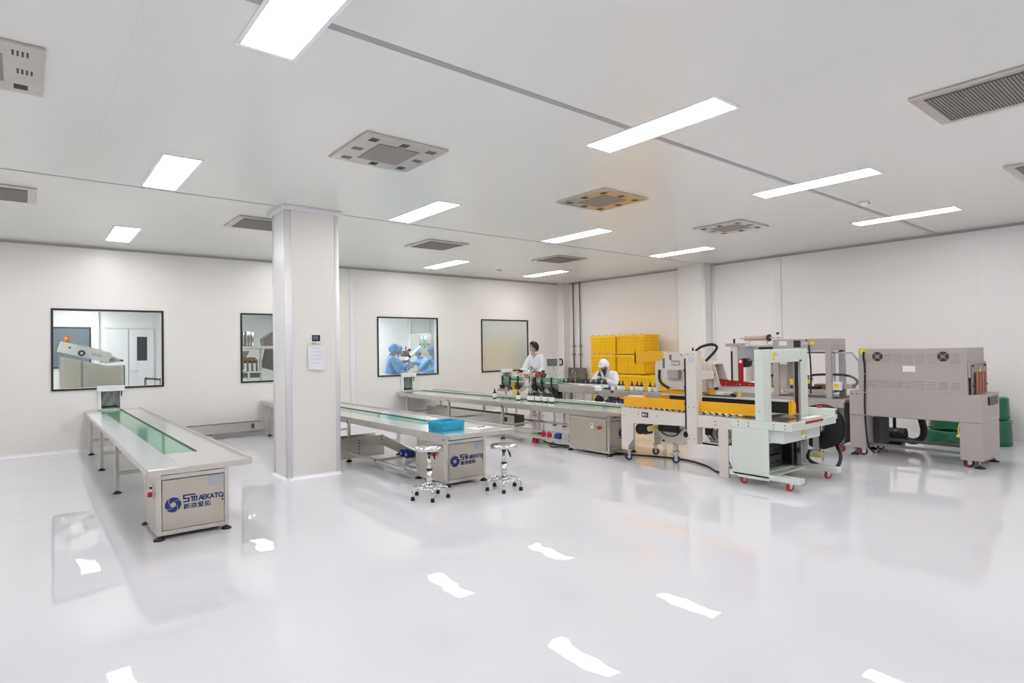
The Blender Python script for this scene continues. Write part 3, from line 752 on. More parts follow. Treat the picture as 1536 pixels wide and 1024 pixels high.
b = MB(); arm = [(4.93, 1.435), (5.39, 1.45), (5.39, 1.28), (5.33, 1.28), (4.93, 1.335)]; b.prism(arm, 'yz', 6.60, 6.615, 'yellow_paint'); b.prism(arm, 'yz', 6.88, 6.895, 'yellow_paint'); b.box(6.60, 6.895, 5.37, 5.39, 1.28, 1.45, 'yellow_paint'); link('flap_arm', b, S1)
b = MB(); b.box(6.66, 6.85, 4.35, 4.97, .875, .925, 'yellow_paint'); b.box(6.64, 6.86, 4.8, 4.97, 1.08, 1.14, 'yellow_paint'); b.tube(spline([(6.61, 4.98, 1.2), (6.61, 4.985, 1.08), (6.61, 4.94, 1.01), (6.62, 4.84, .955)], 5), .018, 8, m='black_plastic'); link('flap_folder', b, S1)
# tape head between the mast and the strapping machine
cov = [(4.42, 1.325), (4.26, 1.30), (4.18, 1.295), (4.09, 1.0), (4.42, .97)]
b = MB(); b.prism(cov, 'yz', 6.64, 6.652, 'cream'); b.prism(cov, 'yz', 6.84, 6.852, 'cream'); b.box(6.652, 6.84, 4.18, 4.42, 1.28, 1.295, 'cream'); b.box(6.63, 6.64, 4.22, 4.42, 1.165, 1.18, 'taupe_dark'); b.box(6.636, 6.64, 4.19, 4.2, 1.0, 1.28, 'taupe')
for z in (1.26, 1.2, 1.15): b.cyl((6.635, 4.17-.0*z, z), (6.64, 4.17, z), .009, 8, m='steel_dark')
link('tape_head_cover', b, S1)
b = MB(); b.box(6.68, 6.82, 3.52, 4.40, .945, 1.015, 'cream', .005); b.box(6.655, 6.67, 3.95, 4.32, .865, .90, 'slate'); b.box(6.65, 6.67, 4.19, 4.25, .90, .985, 'yellow_paint'); b.box(6.66, 6.74, 4.15, 4.24, .96, 1.05, 'black_plastic', .01)
b.box(6.68, 6.82, 3.6, 3.95, .87, .945, 'steel', .004)
for y in (3.62, 3.95): b.cyl((6.66, y, .89), (6.83, y, .89), .035, 12, m='black_rubber')
b.box(6.67, 6.7, 3.84, 3.88, .84, .945, 'yellow_tape'); link('tape_head_body', b, S1)
b = MB(); b.prism([(4.16, 1.105), (3.92, 1.085), (3.62, 1.06), (3.60, 1.02), (4.14, 1.015)], 'yz', 6.66, 6.672, 'red_paint'); b.box(6.66, 6.672, 3.80, 3.865, 1.07, 1.315, 'red_paint', .003); b.cyl((6.658, 3.832, 1.315), (6.674, 3.832, 1.315), .033, 14, m='red_paint'); b.cyl((6.65, 3.832, 1.315), (6.658, 3.832, 1.315), .02, 12, m='label_white')
for y, z in ((4.12, 1.075), (4.02, 1.06), (3.98, 1.08), (3.88, 1.04), (3.84, 1.04), (3.72, 1.045), (4.03, 1.03)): b.cyl((6.655, y, z), (6.661, y, z), .007, 8, m='steel')
to = link('tape_bracket', b, S1)
b = MB(); b.cyl((6.68, 3.80, 1.30), (6.78, 3.80, 1.30), .055, 20, m='black_rubber'); link('tape_roll', b, to)
# drive below the bed
b = MB(); b.cyl((6.26, 5.05, .43), (6.42, 5.05, .43), .07, 16, m='black_plastic'); b.box(6.3, 6.45, 4.98, 5.12, .36, .49, 'black_plastic', .008); b.cyl((6.3, 4.93, .44), (6.5, 4.93, .44), .035, 12, m='yellow_tape'); link('drive_motor', b, S1)
b = MB(); b.prism([(4.95, .5), (4.42, .5), (4.42, .36), (4.56, .25), (4.8, .25), (4.95, .38)], 'yz', 6.5, 6.56, 'cream'); b.box(6.45, 6.6, 4.6, 4.9, .4, .52, 'black_plastic', .01); b.tube(spline([(6.48, 4.9, .42), (6.47, 4.8, .36), (6.47, 4.65, .36), (6.47, 4.55, .45)], 5), .008, 6, m='black_rubber'); b.box(6.5, 6.56, 4.66, 4.7, .15, .26, 'steel'); link('gear_housing', b, S1)
b = MB(); b.box(6.3, 6.85, 3.86, 4.14, .33, .35, 'cream'); b.box(6.3, 6.85, 3.86, 3.875, .33, .40, 'cream'); b.box(6.3, 6.32, 3.86, 4.14, .33, .36, 'cream'); b.box(6.4, 6.55, 3.92, 4.1, .35, .50, 'taupe', .008); b.box(6.62, 6.76, 3.92, 4.08, .35, .47, 'cream', .006)
for y in (3.95, 4.02, 4.08): b.tube(spline([(6.36, y, .55), (6.34, y+.02, .46), (6.38, y, .38)], 4), .006, 6, m='black_rubber')
b.box(6.33, 6.38, 4.05, 4.12, .44, .52, 'black_plastic'); b.cyl((6.18, 4.29, .44), (6.3, 4.29, .44), .035, 12, m='black_rubber'); link('electrics_shelf', b, S1)
caster(S1, 6.255, 5.24, .048, 'blue_wheel', -.5, 'steel', .148, True); caster(S1, 6.84, 5.24, .048, 'blue_wheel', -.9, 'steel', .148)
b = MB(); b.box(6.5, 6.56, 4.64, 4.72, .148, .16, 'steel'); link('swivel_plate', b, S1)
caster(S1, 6.53, 4.68, .048, 'blue_wheel', -1.1, 'steel', .148, True)
b = MB(); b.box(6.2, 6.26, 3.74, 3.86, 0, .14, 'cream', .004); link('leg', b, S1); b = MB(); b.box(6.855, 6.915, 3.74, 3.86, 0, .14, 'cream', .004); link('leg', b, S1)
# ------------------------------------------------------------------ strapping machine
S2 = thing('strapping_machine', (6.5, 3.3, 0), 'pale green-white strapping machine with a square arch, on red casters', 'packaging machine')
b = MB(); b.box(6.045, 7.09, 2.93, 3.62, .615, .70, 'mint', .006)
for y in (3.52, 3.4, 3.12, 3.0):
    for z in (.675, .64): b.cyl((6.041, y, z), (6.047, y, z), .008, 8, m='steel_dark')
b.box(6.35, 6.75, 2.924, 2.931, .672, .70, 'red_paint'); link('table_frame', b, S2)
b = MB(); b.box(6.06, 7.03, 2.945, 3.61, .70, .706, 'steel_top', .001); b.box(6.12, 6.5, 3.05, 3.14, .706, .71, 'black_plastic'); b.box(6.2, 6.9, 3.33, 3.42, .706, .71, 'black_plastic'); b.box(6.56, 6.9, 3.0, 3.08, .706, .709, 'label_white'); link('table_plate', b, S2)
b = MB(); b.box(7.085, 7.15, 2.94, 3.4, .66, .775, 'mint', .006); b.box(7.10, 7.135, 2.935, 2.941, .715, .76, 'slate'); b.cyl((7.115, 3.12, .775), (7.115, 3.12, .80), .03, 14, m='red_plastic'); link('control_rail', b, S2)
b = MB(); y0, y1 = 3.23, 3.325
b.box(6.05, 6.225, y0, y1, .70, 1.46, 'mint', .006); b.box(6.225, 6.91, y0, y1, 1.315, 1.46, 'mint', .006); b.box(6.91, 7.08, y0, y1, .70, 1.46, 'mint', .006); b.box(6.046, 6.051, 3.26, 3.29, .80, .806, 'steel_dark')
ao = link('arch', b, S2)
b = MB(); b.box(6.903, 6.91, y0+.005, y1-.005, .72, 1.31, 'taupe', .001); b.box(6.893, 6.904, y0+.03, y0+.065, .72, 1.33, 'black_plastic'); b.box(6.88, 6.93, y0-.004, y1, 1.318, 1.335, 'black_plastic'); link('strap_channel', b, ao)
b = MB(); b.box(6.27, 6.315, y0-.004, y0, 1.345, 1.425, 'yellow_sticker'); b.box(6.33, 6.39, y0-.003, y0, 1.385, 1.42, 'label_blue'); link('sticker', b, ao)
b = MB(); b.box(6.045, 6.06, 3.18, 3.60, .10, .615, 'mint', .004); b.box(6.06, 6.26, 3.18, 3.2, .47, .615, 'mint'); b.box(6.98, 7.0, 3.2, 3.60, .12, .615, 'mint'); b.box(6.06, 6.98, 3.58, 3.60, .10, .615, 'mint'); b.box(6.06, 7.0, 3.2, 3.6, .10, .115, 'mint')
b.prism([(3.60, .12), (3.52, .075), (3.18, .075), (3.18, .12)], 'yz', 6.045, 6.06, 'mint'); link('cabinet', b, S2)
b = MB(); b.box(6.08, 6.74, 3.40, 3.42, .12, .47, 'slate')
for k in range(14):
    for j in range(6): b.box(6.11+.045*k, 6.125+.045*k, 3.395, 3.401, .17+.045*j, .195+.045*j, 'black_plastic')
b.box(6.4, 6.66, 3.36, 3.40, .2, .27, 'black_plastic', .006); link('vented_panel', b, S2)
b = MB(); b.box(6.76, 6.82, 3.28, 3.4, .14, .5, 'black_plastic', .006); b.box(6.84, 6.87, 3.26, 3.4, .12, .56, 'steel_dark'); b.box(6.9, 6.93, 3.24, 3.4, .12, .6, 'taupe'); b.cyl((6.86, 3.2, .44), (6.86, 3.27, .44), .035, 14, m='black_rubber'); b.cyl((6.86, 3.24, .3), (6.86, 3.3, .3), .03, 12, m='black_rubber'); link('strap_feeder', b, S2)
b = MB(); b.box(6.1, 6.93, 3.04, 3.2, .475, .615, 'mint', .005); bo = link('control_box', b, S2)
b = MB(); b.prism([(6.51, .595), (6.475, .54), (6.545, .54)], 'xz', 3.034, 3.041, 'yellow_sticker'); b.box(6.5, 6.55, 3.02, 3.041, .50, .535, 'label_white', .003); b.box(6.535, 6.555, 3.015, 3.021, .495, .515, 'red_plastic'); link('main_switch', b, bo)
for x in (6.05, 6.93):
    b = MB(); b.box(x, x+.11, 2.86, 3.64, .085, .14, 'mint', .005); link('base_beam', b, S2)
b = MB(); b.box(6.16, 6.93, 3.3, 3.38, .085, .125, 'mint', .004); link('base_cross_beam', b, S2)
for x, y in ((6.105, 2.99), (6.105, 3.50), (6.985, 2.99), (6.985, 3.50)): caster(S2, x, y, .036, 'caster_red', -.45, 'steel', .086)
b = MB(); X = Matrix(((0, 0, 1), (0, 1, 0), (-1, 0, 0)))
b.lathe([(.05, -.06), (.255, -.06), (.265, -.055), (.265, -.045), (.245, -.04), (.2, -.04), (.2, .05), (.245, .05), (.265, .055), (.265, .065), (.05, .065)], (7.42, 3.24, .52), 36, 'black_rubber', X)
b.cyl((7.30, 3.24, .52), (7.5, 3.24, .52), .055, 18, m='steel'); b.cyl((7.33, 3.24, .52), (7.345, 3.24, .52), .075, 18, m='steel_dark'); ro = link('strap_reel', b, S2)
b = MB(); b.tube([(7.415, 3.24+.245*math.sin(a), .52+.245*math.cos(a)) for a in [1.2+.1*k for k in range(13)]], .012, 6, m='yellow_tape'); link('strap', b, ro)
b = MB(); b.box(7.0, 7.45, 3.2, 3.26, .24, .27, 'steel', .003); b.box(7.26, 7.29, 3.2, 3.27, .24, .54, 'steel'); b.cyl((7.4, 3.22, .0), (7.4, 3.22, .25), .014, 10, m='steel'); b.lathe([(0, 0), (.04, 0), (.03, .014), (0, .015)], (7.4, 3.22, 0), 14, 'steel'); b.cyl((7.25, 3.16, .2), (7.25, 3.3, .2), .028, 12, m='yellow_tape'); link('reel_bracket', b, S2)
b = MB(); b.tube(spline([(7.46, 3.08, .30), (7.36, 3.0, .2), (7.2, 2.98, .1), (7.1, 3.06, .1), (7.0, 3.2, .18), (7.0, 3.2, .3)], 6), .02, 8, m='black_rubber'); link('air_hose', b, S2)
# ------------------------------------------------------------------ grey film sealer behind
S3 = thing('film_sealer', (9.1, 4.3, 0), 'grey film wrapping sealer with a film roll on top, beside the shrink tunnel', 'packaging machine')
b = MB(); b.box(8.8, 9.55, 3.53, 4.75, .13, .70, 'taupe_dark', .006); b.box(8.79, 8.8, 3.6, 4.6, .2, .66, 'taupe_dark'); link('base_cabinet', b, S3)
b = MB(); b.box(8.76, 9.6, 3.5, 5.35, .70, .74, 'taupe', .005); b.box(8.8, 8.84, 4.7, 5.3, .62, .7, 'taupe'); b.box(8.76, 8.8, 3.52, 4.6, .62, .70, 'taupe', .004); b.box(8.9, 9.45, 3.6, 4.5, .74, .76, 'steel_dark', .003); link('bed', b, S3)
for x, y in ((8.84, 5.22), (9.5, 5.22)):
    b = MB(); b.box(x-.03, x+.03, y-.03, y+.03, .03, .70, 'taupe', .004); foot_pad(b, x, y, .05); link('leg', b, S3)
for x, y in ((8.86, 3.6), (9.5, 3.6), (8.86, 4.65), (9.5, 4.65)): caster(S3, x, y, .05, 'caster_red', -.6, 'steel', .13)
b = MB(); b.box(8.78, 9.28, 3.68, 4.52, 1.42, 1.592, 'taupe', .006); ho = link('head_box', b, S3)
b = MB(); b.box(8.776, 8.781, 4.3, 4.42, 1.50, 1.565, 'label_white'); b.box(8.774, 8.781, 4.1, 4.2, 1.47, 1.57, 'screen_dark'); b.box(8.776, 8.781, 4.0, 4.075, 1.51, 1.545, 'label_blue'); b.box(8.776, 8.781, 3.9, 3.965, 1.51, 1.555, 'yellow_sticker'); b.cyl((8.765, 4.01, 1.57), (8.781, 4.01, 1.57), .014, 10, m='red_paint'); link('control_panel', b, ho)
for y0, y1, x0 in ((3.68, 3.76, 8.78), (4.44, 4.52, 8.78), (3.68, 3.76, 9.22), (4.44, 4.52, 9.22)):
    b = MB(); b.box(x0, x0+.06, y0, y1, .74, 1.42, 'taupe', .004); link('post', b, S3)
b = MB(); b.box(8.86, 9.2, 3.66, 4.44, 1.38, 1.40, 'taupe_dark'); b.box(8.84, 9.22, 3.78, 4.4, .80, .86, 'taupe', .004); b.box(8.85, 8.95, 3.9, 4.3, .86, .9, 'black_plastic'); b.cyl((9.0, 4.13, .88), (9.0, 4.13, 1.08), .018, 10, m='steel_dark'); b.box(8.95, 9.05, 4.05, 4.2, .98, 1.02, 'steel_dark', .006); b.box(8.94, 9.02, 4.06, 4.16, .9, .95, 'copper', .008); b.box(8.95, 9.1, 3.78, 4.0, .87, .93, 'copper', .01)
b.box(8.84, 8.86, 4.2, 4.3, .92, 1.0, 'yellow_sticker'); b.box(8.84, 8.86, 4.0, 4.06, .94, 1.0, 'yellow_sticker'); b.cyl((9.0, 4.13, 1.08), (9.0, 4.13, 1.12), .008, 8, m='black_plastic'); link('sealing_jaw', b, S3)
b = MB(); b.box(8.82, 8.86, 3.56, 3.72, .86, .98, 'label_white', .006); b.box(8.815, 8.82, 3.6, 3.66, .9, .95, 'yellow_sticker'); b.box(8.86, 8.95, 3.58, 3.68, .84, .9, 'slate'); b.box(8.86, 9.0, 3.44, 3.55, .885, .95, 'steel', .006); b.box(8.87, 8.99, 3.52, 3.6, .88, .95, 'copper', .006); link('valve_block', b, S3)
b = MB(); b.tube(spline([(8.84, 4.0, 1.05), (8.84, 3.93, 1.07), (8.84, 3.7, 1.08), (8.86, 3.5, 1.07), (8.88, 3.40, 1.02), (8.88, 3.385, .96), (8.9, 3.45, .93)], 6), .016, 8, m='black_rubber'); b.tube(spline([(8.84, 4.02, 1.05), (8.84, 4.1, 1.03), (8.84, 4.12, .97), (8.86, 4.02, .93)], 5), .016, 8, m='black_rubber'); link('air_hose', b, S3)
b = MB(); b.tube(spline([(8.77, 3.98, 1.5), (8.765, 3.96, 1.3), (8.76, 3.95, 1.05), (8.757, 3.96, .8)], 5), .011, 7, m='black_rubber'); link('power_cable', b, S3)
# unwinder
b = MB(); b.box(8.84, 8.9, 5.14, 5.26, .74, 1.50, 'cream', .005); b.box(8.834, 8.841, 5.22, 5.25, .9, 1.42, 'black_plastic'); b.box(9.3, 9.36, 5.14, 5.26, .74, 1.5, 'cream', .005); b.box(8.82, 8.94, 5.02, 5.34, 1.50, 1.545, 'taupe', .004); b.box(8.84, 8.88, 4.52, 5.14, 1.495, 1.52, 'steel', .004); b.box(9.3, 9.34, 4.52, 5.14, 1.495, 1.52, 'steel', .004)
b.cyl((8.86, 5.2, 1.545), (8.86, 5.2, 1.62), .016, 10, m='black_plastic'); b.cyl((8.86, 4.48, 1.59), (8.86, 4.48, 1.68), .006, 8, m='steel'); b.lathe([(0, 1.7), (.03, 1.7), (.012, 1.67), (0, 1.67)], (8.86, 4.48, 0), 12, 'black_plastic'); link('unwinder_frame', b, S3)
b = MB(); b.cyl((9.05, 4.72, 1.625), (9.05, 5.12, 1.625), .04, 20, m='roll_pink'); b.cyl((9.05, 4.70, 1.625), (9.05, 4.73, 1.625), .055, 18, m='black_plastic'); b.cyl((9.05, 4.5, 1.625), (9.05, 5.2, 1.625), .012, 10, m='steel'); b.box(9.04, 9.06, 5.04, 5.08, 1.52, 1.625, 'label_white'); b.box(9.04, 9.06, 4.74, 4.78, 1.52, 1.625, 'label_white'); link('film_roll', b, S3)
b = MB(); b.box(8.9, 8.905, 4.53, 5.14, 1.24, 1.49, 'film_clear'); b.box(8.885, 8.9, 4.53, 4.80, 1.41, 1.48, 'black_plastic', .004); link('film_web', b, S3)
b = MB(); b.cyl((8.88, 4.55, 1.23), (8.88, 5.15, 1.23), .016, 10, m='steel'); link('guide_roller', b, S3)
b = MB(); b.cyl((8.9, 4.5, .92), (8.9, 5.2, .92), .02, 10, m='steel'); link('guide_roller', b, S3)
b = MB(); b.box(9.3, 9.32, 4.55, 5.15, .8, 1.2, 'cream'); link('back_panel', b, S3)
b = MB(); b.lathe([(0, 1.06), (.03, 1.06), (.012, 1.03), (.006, 1.0), (.006, .9), (0, .9)], (8.9, 4.6, 0), 12, 'black_plastic'); b.cyl((8.84, 4.62, .9), (8.9, 4.62, .9), .045, 16, m='yellow_sticker'); b.box(8.84, 8.9, 4.56, 4.68, .86, .88, 'black_plastic'); link('tension_knob', b, S3)
b = MB(); b.box(8.84, 8.86, 3.655, 3.675, .88, 1.39, 'taupe'); b.box(8.84, 8.86, 3.43, 3.675, 1.375, 1.395, 'taupe'); b.box(8.84, 8.86, 3.33, 3.35, .89, 1.27, 'taupe'); b.prism([(3.43, 1.395), (3.43, 1.37), (3.35, 1.255), (3.33, 1.27)], 'yz', 8.84, 8.86, 'taupe'); gu = link('guard_frame', b, S3)
b = MB(); b.quad([(8.85, 3.655, .88), (8.85, 3.655, 1.38), (8.85, 3.43, 1.38), (8.85, 3.35, 1.265), (8.85, 3.35, .89)], 'guard_clear'); link('guard_panel', b, gu, fix=False)
# ------------------------------------------------------------------ shrink tunnel
S4 = thing('shrink_tunnel', (9.1, 2.7, 0), 'tall grey shrink tunnel with two round fans and rows of louvres', 'packaging machine')
F = 8.76
b = MB(); b.box(F, 9.5, 2.11, 3.31, .87, 1.44, 'taupe', .005); b.box(F+.002, 9.5, 3.2, 3.31, .55, .87, 'taupe')
def louvres(yc, z0, n, w_=.045):
    for k in range(n):
        z = z0+k*.026; b.prism([(F, z), (F-.007, z-.004), (F, z+.010)], 'xz', yc-w_, yc+w_, 'taupe')
        b.box(F-.0015, F+.001, yc-w_, yc+w_, z-.008, z-.004, 'taupe_dark')
for yc in (3.19, 2.96, 2.84, 2.72, 2.60, 2.47, 2.23): louvres(yc, 1.26, 5)
for yc in (3.17, 3.06, 2.95, 2.84, 2.72, 2.60, 2.48, 2.36, 2.23): louvres(yc, .94, 4)
b.box(F-.003, F, 2.65, 2.79, 1.14, 1.215, 'label_white'); b.cyl((F-.004, 2.53, 1.12), (F, 2.53, 1.12), .007, 8, m='steel'); b.box(F-.004, F, 3.22, 3.29, 1.37, 1.43, 'yellow_sticker')
bo = link('hood', b, S4)
for yc in (3.08, 2.35):
    g = MB(); g.cyl((F-.006, yc, 1.335), (F-.001, yc, 1.335), .062, 24, m='black_plastic'); g.cyl((F-.011, yc, 1.335), (F-.006, yc, 1.335), .022, 14, m='steel_dark')
    for a in (.78, -.78): g.tube([(F-.009, yc-.06*math.cos(a), 1.335-.06*math.sin(a)), (F-.009, yc+.06*math.cos(a), 1.335+.06*math.sin(a))], .004, 6, m='taupe')
    for r in (.03, .045, .06): g.tube([(F-.008, yc+r*math.cos(k*PI/10), 1.335+r*math.sin(k*PI/10)) for k in range(20)], .0022, 5, m='taupe_dark', closed=True)
    link('fan_grille', g, bo)
b = MB(); b.box(F-.005, 9.52, 1.97, 3.44, .545, .872, 'taupe', .004); b.box(F-.006, F-.004, 1.98, 3.44, .54, .545, 'taupe_dark')
for y in (3.40, 3.34): b.cyl((F-.012, y, .83), (F-.004, y, .83), .008, 8, m='black_plastic')
b.box(9.0, 9.4, 1.955, 1.975, .74, .84, 'black_plastic')
for k in range(3): b.cyl((9.0, 1.965, .765+.026*k), (9.4, 1.965, .765+.026*k), .008, 8, m='steel_dark')
link('conveyor_body', b, S4)
b = MB(); b.box(F-.004, 9.52, 1.975, 2.2, .09, .545, 'taupe', .004); link('leg_cabinet', b, S4)
b = MB(); b.box(F-.004, 9.52, 3.24, 3.44, .10, .545, 'taupe', .004); link('leg_cabinet', b, S4)
b = MB(); b.box(F-.006, F+.1, 3.29, 3.45, .86, 1.442, 'taupe', .004) if False else b.box(F-.004, 9.5, 3.30, 3.31, .86, 1.442, 'taupe'); link('end_sheet', b, S4)
b = MB(); b.box(F+.06, F+.09, 2.2, 3.24, .14, .175, 'taupe_dark', .002); b.box(9.4, 9.43, 2.2, 3.24, .14, .175, 'taupe_dark', .002); b.box(9.0, 9.35, 3.16, 3.24, .13, .5, 'slate'); link('base_rail', b, S4)
b = MB(); b.box(8.78, 9.48, 2.085, 2.108, 1.08, 1.265, 'taupe', .002); b.box(8.80, 9.46, 2.075, 2.086, .88, 1.24, 'steel_dark', .001)
for x, z in ((8.84, 1.22), (9.36, 1.22), (8.84, .98), (9.42, .98)): b.cyl((x, 2.06, z), (x, 2.087, z), .012, 8, m='black_plastic')
eo = link('mouth_plate', b, S4)
for k in range(7):
    g = MB(); x = 8.92+.064*k; g.box(x, x+.056, 2.058+.008*(k % 2), 2.066+.008*(k % 2), .88, 1.14, 'copper' if False else 'heat_curtain'); link('curtain_strip', g, eo)
b = MB(); b.prism([(9.14, 1.21), (9.10, 1.15), (9.18, 1.15)], 'xz', 2.068, 2.076, 'yellow_sticker'); link('warning_sticker', b, eo)
b = MB(); b.tube(spline([(F-.02, 3.24, 1.40), (F-.012, 3.25, 1.33), (F-.012, 3.235, 1.2), (F-.012, 3.24, .9), (F-.012, 3.245, .6), (F-.012, 3.23, .3), (F-.014, 3.2, .12), (F+.02, 3.14, .05)], 6), .012, 8, m='black_rubber')
for z in (1.1, .85, .55): b.box(F-.026, F, 3.225, 3.255, z, z+.008, 'label_blue')
link('power_cable', b, S4)
b = MB(); b.tube(spline([(F+.02, 2.19, .56), (F+.03, 2.22, .45), (F+.01, 2.2, .36), (F+.02, 2.17, .32)], 5), .008, 6, m='yellow_tape'); b.ball((F+.02, 2.22, .37), .02, 8, 6, 'yellow_tape'); link('warning_strap', b, S4)
for x, y in ((8.82, 2.13), (9.42, 2.13), (8.82, 3.3), (9.42, 3.3)): caster(S4, x, y, .05, 'caster_dark_red', -.9, 'label_white', .105)
for x, y in ((8.80, 2.02), (9.44, 2.02), (8.80, 3.40), (9.44, 3.40)):
    g = MB(); g.lathe([(0, 0), (.055, 0), (.055, .01), (.03, .022), (.014, .03), (0, .03)], (x, y, 0), 18, 'black_rubber'); g.cyl((x, y, .02), (x, y, .11), .010, 8, m='steel'); link('levelling_foot', g, S4)
# ------------------------------------------------------------------ green wrapped rolls, blower
def wrapped(x, y, z, r, h, label, seed):
    random.seed(seed); b = MB(); seg = 40; prof = [(0, 0), (r*.97, 0), (r, .015), (r*1.01, h*.4), (r*.995, h*.75), (r, h-.02), (r*.95, h), (r*.3, h*.985), (0, h*.98)]
    b.lathe(prof, (0, 0, 0), seg, 'green_wrap')
    for v in b.bm.verts:
        d = Vector((v.co.x, v.co.y, 0))
        if d.length > r*.5:
            a = math.atan2(v.co.y, v.co.x); k = 1+.02*math.sin(a*7+seed+v.co.z*20)+.012*math.sin(a*13+seed*2)
            v.co.x *= k; v.co.y *= k; v.co.z = max(0, v.co.z+(.006*math.sin(a*5+seed) if v.co.z > .05 else 0))
    o = thing('wrapped_roll', (x, y, z), label, 'roll', 'green wrapped rolls by the right wall')
    link('wrapping', b, o, org=(0, 0, 0))
    t = MB(); t.tube([(r*1.005*math.cos(a*PI/20), r*1.005*math.sin(a*PI/20), h*.12+.012*math.sin(a)) for a in range(40)], .010, 6, m='green_wrap', closed=True); link('twisted_edge', t, o, org=(0, 0, 0))
    return o
wrapped(10.9, 2.87, 0, .33, .19, 'widest green plastic wrapped roll lying flat on the floor behind the tunnel', 1)
wrapped(10.92, 2.83, .203, .29, .18, 'green wrapped roll lying on the widest one, seen under the tunnel', 2)
wrapped(11.0, 2.33, 0, .19, .37, 'tall green wrapped roll on the floor past the tunnel, lower of two', 3)
wrapped(11.0, 2.335, .385, .17, .31, 'green wrapped roll standing on top of the tall one by the right wall', 4)
B_ = thing('floor_blower', (9.9, 3.2, 0), 'black floor blower with a thick hose under the shrink tunnel', 'blower')
b = MB(); b.cyl((9.85, 3.12, .17), (9.85, 3.4, .17), .11, 20, m='black_plastic'); b.box(9.78, 9.92, 3.15, 3.38, 0, .08, 'black_plastic', .006); link('casing', b, B_)
b = MB(); b.cyl((9.85, 3.40, .17), (9.85, 3.43, .17), .12, 20, m='label_white'); b.cyl((9.85, 3.425, .17), (9.85, 3.435, .17), .085, 18, m='black_rubber'); link('intake_ring', b, B_)
b = MB(); b.tube(spline([(9.85, 3.12, .12), (9.86, 3.02, .10), (9.88, 2.93, .15), (9.88, 2.9, .27), (9.86, 2.93, .45), (9.8, 2.95, .6)], 7), .045, 12, m='black_rubber'); link('hose', b, B_)
b = MB(); b.cyl((9.85, 3.26, .27), (9.85, 3.26, .5), .022, 10, m='black_plastic'); link('outlet_pipe', b, B_)
# ------------------------------------------------------------------ yellow crates
def crate():
    t = bpy.data.objects.new('plastic_crate', None); COL.objects.link(t)
    L, W, Hh = .80, .56, .435; a, c = L/2-.004, W/2-.004; m_ = 'yellow_crate'     # L along Y, W along X
    b = MB(); b.box(-c+.015, c-.015, -a+.015, a-.015, .0, Hh-.02, 'yellow_crate_deep'); link('shell', b, t, org=(0, 0, 0))
    for s in (-1, 1):
        for ax in ('x', 'y'):
            b = MB(); n = 9 if ax == 'x' else 6; ext = a if ax == 'x' else c
            for k in range(n):
                u = -ext+2*ext*(k+.5)/n; w_ = .011
                p = (s*(c-.012)-.008, s*(c-.012)+.012*(1)-.004, u-w_, u+w_) if ax == 'x' else (u-w_, u+w_, s*(a-.012)-.008, s*(a-.012)+.008)
                b.box(min(p[0], p[1]), max(p[0], p[1]), p[2], p[3], .02, Hh-.05, m_)
            for z in (.03, .10, .17, .24, .31, .37):
                if ax == 'x': b.box(s*(c-.010)-.006, s*(c-.010)+.006, -a, a, z, z+.018, m_)
                else: b.box(-c, c, s*(a-.010)-.006, s*(a-.010)+.006, z, z+.018, m_)
            q = [(-.28, .5), (.28, .5)] if ax == 'x' else [(0, .5)]
            for u, z in q:
                if ax == 'x': b.box(s*(c-.004)-.006, s*(c-.004)+.006, u-.05, u+.05, .27, .30, 'yellow_crate_deep')
            link('lattice_side', b, t, org=(0, 0, 0))
    b = MB()
    b.box(-c-.004, -c+.03, -a-.004, a+.004, Hh-.05, Hh, m_, .004); b.box(c-.03, c+.004, -a-.004, a+.004, Hh-.05, Hh, m_, .004); b.box(-c+.03, c-.03, -a-.004, -a+.03, Hh-.05, Hh, m_, .004); b.box(-c+.03, c-.03, a-.03, a+.004, Hh-.05, Hh, m_, .004)
    for y in (-.3, -.1, .12, .3): b.cyl((-c+.014, y, Hh), (-c+.014, y, Hh+.014), .012, 8, m='black_plastic')
    link('rim', b, t, org=(0, 0, 0))
    return t
CR = crate(); first = [True]
def put_crate(x, y, z, label):
    if first[0]: o = CR; first[0] = False; o.location = (x, y, z)
    else: o = copy_tree(CR, (x, y, z))
    tag(o, label, 'crate', 'yellow crates stacked by the right wall')
for lv in range(4):
    z = lv*.453+.002
    nm = ['bottom', 'second from the floor', 'third from the floor', 'top'][lv]
    put_crate(10.86, 9.60, z, 'yellow crate of the stack nearer the sink, %s level' % nm)
    put_crate(10.86, 8.78, z, 'yellow crate of the stack nearer the wall pier, %s level' % nm)
for lv in range(2):
    put_crate(10.60, 7.93 if lv else 7.94, lv*.453+.002, ['yellow crate of the low stack in front of the wall pier, bottom', 'yellow crate of the low stack in front of the wall pier, upper'][lv])
# ------------------------------------------------------------------ labelling machine and its bottle conveyor
L = thing('labelling_machine', (8.2, 9.4, 0), 'bottle labelling machine with green guide rails in front of the man with dark hair', 'packaging machine')
b = MB(); b.box(8.03, 8.37, 8.46, 10.25, .62, .70, 'steel', .004); b.box(8.05, 8.35, 8.46, 10.25, .70, .78, 'steel_dark'); b.box(8.12, 8.28, 8.46, 10.3, .78, .80, 'belt_green'); b.box(8.0, 8.05, 10.0, 10.35, .60, .66, 'steel'); link('bed', b, L)
for x in (8.06, 8.34):
    for y in (8.6, 9.3, 10.12):
        b = MB(); b.box(x-.02, x+.02, y-.02, y+.02, .02, .62, 'steel', .003); foot_pad(b, x, y, .04); link('leg', b, L)
for x in (8.07, 8.33):
    b = MB(); b.box(x-.012, x+.012, 8.5, 10.25, .835, .905, 'rail_green', .004); b.cyl((x-.016, 8.5, .87), (x-.016, 10.25, .87), .008, 8, m='steel_top'); b.box(x-.02, x+.02, 8.44, 8.52, .82, .92, 'rail_green', .006); link('guide_rail', b, L)
